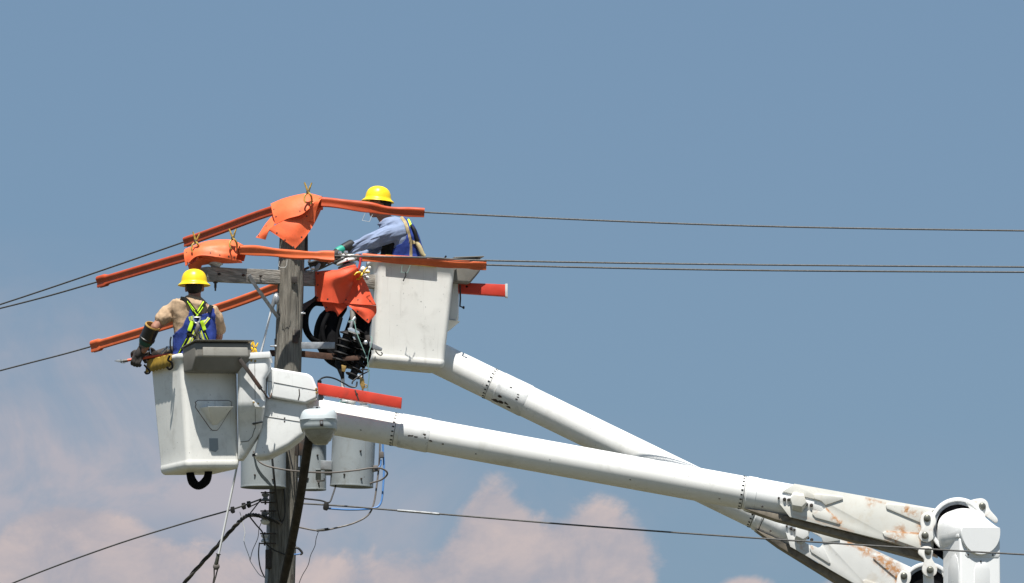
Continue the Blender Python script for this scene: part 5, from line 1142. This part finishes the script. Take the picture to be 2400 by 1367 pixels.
# twisted service drop: three strands wound together
drop = smooth_path([at(*p) for p in ((380, 1440, 1.2), (432, 1367, .8), (500, 1290, .35), (552, 1232, 0), (575, 1211, -.15), (592, 1207, -.22), (615, 1211, -.26), (660, 1226, -.20))], 12)
sdp = thing('service_drop', drop[0], 'black and grey twisted service cable dropping to the lower left', 'cable'); fr_ = frames(drop)
for s in range(3):
    P = [p + (u * math.cos(i * .55 + s * 2.09) + v * math.sin(i * .55 + s * 2.09)) * .011 for i, (p, (t_, u, v)) in enumerate(zip(drop, fr_))]
    V, F = tube_geo(P, .0095, 8); mk('strand', V, F, (M_blackwire, M_blackwire, M_greywire)[s], sdp)
gy = thing('strain_rod', at(497, 1367, .8), 'white fibreglass guy strain rod slanting past the near bucket to the pole', 'rod')
tube('rod', [at(512, 1303, .10), at(555, 1095, -.02), at(613, 822, -.10), at(636, 726, -.14)], .010, M_rod, gy, n=10)
lathe('end_fitting', [(0, .024), (.006, .024), (.012, .016), (.10, .020), (.12, .010)], at(512, 1298, .10), at(505, 1330, .11), M_bolt, gy, n=12)
V, F = ellipsoid_geo(at(507, 1328, .11), .032, .02, .034, n=14, m=8); mk('thimble', V, F, M_greywire, gy)
for dx in (-5, 4): tube('guy_strand', [at(507 + dx, 1330, .11), at(504 + dx * .4, 1352, .13), at(497, 1380, .16), at(470, 1500, .25)], .007, M_greywire, gy, n=6)
tube('top_fitting', [at(636, 728, -.14), at(641, 710, -.15), at(646, 694, -.14), at(650, 690, -.10)], [.016, .020, .022, .014], M_galv, gy, n=10, sm=3); V, F = ellipsoid_geo(at(648, 702, -.15), .028, .024, .05, n=14, m=8); mk('shackle', V, F, M_galv, gy)
lowwire('jumper_wire', [(595, 1058, -.55), (602, 1076, -.58), (620, 1090, -.6), (655, 1099, -.6), (700, 1105, -.55), (770, 1108, -.4), (830, 1103, -.3), (872, 1097, -.22), (896, 1099, -.15), (908, 1110, -.1), (895, 1124, -.05), (868, 1133, .0)], .0085, M_greywire, 'brown-grey jumper wire looping across all three transformers')
lowwire('jumper_wire', [(635, 1045, -.56), (641, 1100, -.57), (646, 1150, -.50), (652, 1200, -.3), (660, 1225, -.2)], .0085, M_blackwire, 'black lead hanging down the front of the left transformer')
lowwire('jumper_wire', [(672, 1028, -.2), (680, 1070, -.22), (688, 1110, -.22), (690, 1150, -.2), (694, 1185, -.18)], .006, M_blackwire, 'thin black lead running down the pole between transformers')
lowwire('blue_cable', [(897, 1020, .1), (898, 1060, .08), (900, 1090, .06), (898, 1140, .02), (892, 1180, -.02), (872, 1192, -.05), (820, 1195, -.10), (768, 1192, -.15)], .0095, M_bluewire, 'bright blue cable curving right of the large transformer')
lowwire('blue_cable', [(893, 1078, .04), (892, 1090, .03), (886, 1097, .02), (878, 1098, .01)], .008, M_bluewire, 'short blue lead at the connector right of the large transformer')
lowwire('grey_lead', [(891, 1020, .08), (889, 1080, .06), (884, 1130, .03), (876, 1180, -.02), (862, 1208, -.05), (830, 1226, -.08), (790, 1237, -.10), (748, 1244, -.12), (700, 1236, -.14)], .0085, M_greywire, 'brown-grey lead sweeping from the large transformer back to the pole')
for x, y, lab in ((894, 1066, 'upper dark connector on the blue cable'), (880, 1098, 'lower dark connector on the blue cable')):
    tag(slab('cable_connector', [(x - 6, y - 7), (x + 5, y - 8), (x + 6, y + 6), (x - 5, y + 8)], .02, .05, M_greywire, None, bevel=.008), lab, 'connector', 'blue cable connectors')
tag(slab('cable_boot', [(760, 1177), (770, 1176), (771, 1190), (766, 1197), (757, 1194), (757, 1188)], -.2, .05, M_poly, None, bevel=.01), 'black boot at the end of the blue cable', 'connector')
tag(tube('tape_splice', [at(742, 1244, -.12), at(770, 1240, -.11)], .012, M_blackwire, None, n=8), 'black tape splice on the brown-grey lead', 'connector')
lowwire('jumper_wire', [(787, 1138, .0), (780, 1160, -.1), (771, 1178, -.18), (750, 1173, -.18), (705, 1168, -.14)], .008, M_blackwire, 'black lead from the large transformer\'s base to the pole')
lowwire('thin_wire', [(746, 1247, -.12), (741, 1262, -.12), (738, 1280, -.12), (728, 1302, -.12), (722, 1325, -.12), (708, 1350, -.12), (698, 1375, -.12)], .0035, M_blackwire, 'thin crinkled wire dangling right of the pole', n=6)
lowwire('pale_cord', [(562, 1200, .0), (568, 1222, .0), (574, 1248, .0), (572, 1270, .0), (584, 1305, -.02), (588, 1318, -.03), (606, 1345, -.08), (616, 1352, -.1)], .0035, M_whitewire, 'pale thin cord dangling left of the pole', n=6)
lowwire('pale_cord', [(586, 1314, -.03), (592, 1290, -.05), (604, 1262, -.1), (607, 1240, -.12), (612, 1226, -.16)], .0035, M_greywire, 'thin grey cord looping up to the middle spool', n=6)
lowwire('jumper_wire', [(585, 1211, -.2), (600, 1230, -.22), (615, 1248, -.24), (622, 1272, -.24), (640, 1288, -.22), (658, 1296, -.17), (668, 1300, -.16)], .007, M_blackwire, 'dark lead hanging below the service drop across the pole')
lowwire('jumper_wire', [(612, 1170, -.2), (600, 1186, -.2), (585, 1205, -.2), (578, 1213, -.18)], .006, M_blackwire, 'dark lead from the top spool down to the service drop')
lowwire('jumper_wire', [(583, 1188, -.02), (592, 1185, -.08), (606, 1178, -.16), (618, 1170, -.2)], .006, M_greywire, 'short grey tail beside the connectors near the pole')
lowwire('jumper_wire', [(608, 1272, -.2), (606, 1300, -.2), (610, 1330, -.18), (620, 1354, -.14)], .006, M_blackwire, 'black loop hanging below the lowest spool')
lowwire('jumper_wire', [(690, 1283, -.16), (700, 1286, -.16), (708, 1296, -.16), (703, 1300, -.16)], .011, M_blackwire, 'short black stub on the right side of the pole')
lowwire('blue_cable', [(690, 1300, -.15), (700, 1299, -.16), (705, 1297, -.16)], .007, M_bluewire, 'short blue stub on the right side of the pole')
lowwire('jumper_wire', [(748, 902, -.2), (750, 890, -.15), (765, 884, -.1), (785, 888, -.05), (805, 898, 0), (822, 907, .02), (834, 906, .03), (837, 895, .04)], .008, M_blackwire, 'black lead arching above the near red jib', grp='leads by the cutouts')
tag(tube('lead_boot', [at(748, 906, -.2), at(749, 893, -.18)], .020, M_black, None, n=10), 'small black boot at the left end of the arched lead', 'connector')
lowwire('jumper_wire', [(825, 900, .04), (828, 893, .05), (845, 880, .08), (862, 871, .10), (863, 867, .12), (845, 866, .14)], .007, M_blackwire, 'black lead kinked below the far bucket corner', grp='leads by the cutouts')
lowwire('jumper_wire', [(850, 850, .2), (850, 900, .2), (849, 960, .2), (846, 1010, .15)], .008, M_greywire, 'straight grey lead from cutout down to the large transformer', grp='leads by the cutouts')
lowwire('jumper_wire', [(803, 880, .15), (803, 910, .15), (802, 945, .12)], .018, M_whitewire, 'pale tube hanging from the nearer cutout behind the red jib', grp='leads by the cutouts')
lowwire('green_cord', [(818, 754, .04), (826, 751, .03), (831, 757, .03), (836, 780, .02), (846, 806, .02), (860, 840, .02)], .004, M_greencord, 'pale green cord from the cutout clamp to the far bucket', n=6, grp='leads by the cutouts')
lowwire('green_cord', [(869, 788, .04), (872, 800, .03), (864, 830, .02), (862, 848, .02), (865, 880, .04), (862, 910, .06), (866, 940, .08), (872, 975, .1)], .004, M_greencord, 'pale green cord hanging beside the far bucket\'s left edge', n=6, grp='leads by the cutouts')
# clamps on top of the large transformer
cl = thing('bushing_clamp', at(820, 950, .0), 'green-tinged clamp and pale bushing caps above the near boom', 'clamp')
tube('clamp_loop', [at(800, 940, -.02), at(795, 944, -.02), at(796, 951, -.02), at(804, 952, -.02)], .006, M_greencord, cl, n=8, sm=3)
lathe('cap', [(0, .035), (.01, .04), (.03, .04), (.035, .03)], at(824, 948, .0), at(824, 930, .0), M_porcw, cl, n=16); lathe('cap', [(0, .035), (.01, .04), (.03, .04), (.035, .03)], at(823, 958, .0), at(823, 930, .0), M_porc, cl, n=16)
slab('clamp_body', [(801, 942), (810, 942), (811, 951), (801, 951)], -.03, .04, M_green, cl, bevel=.004)
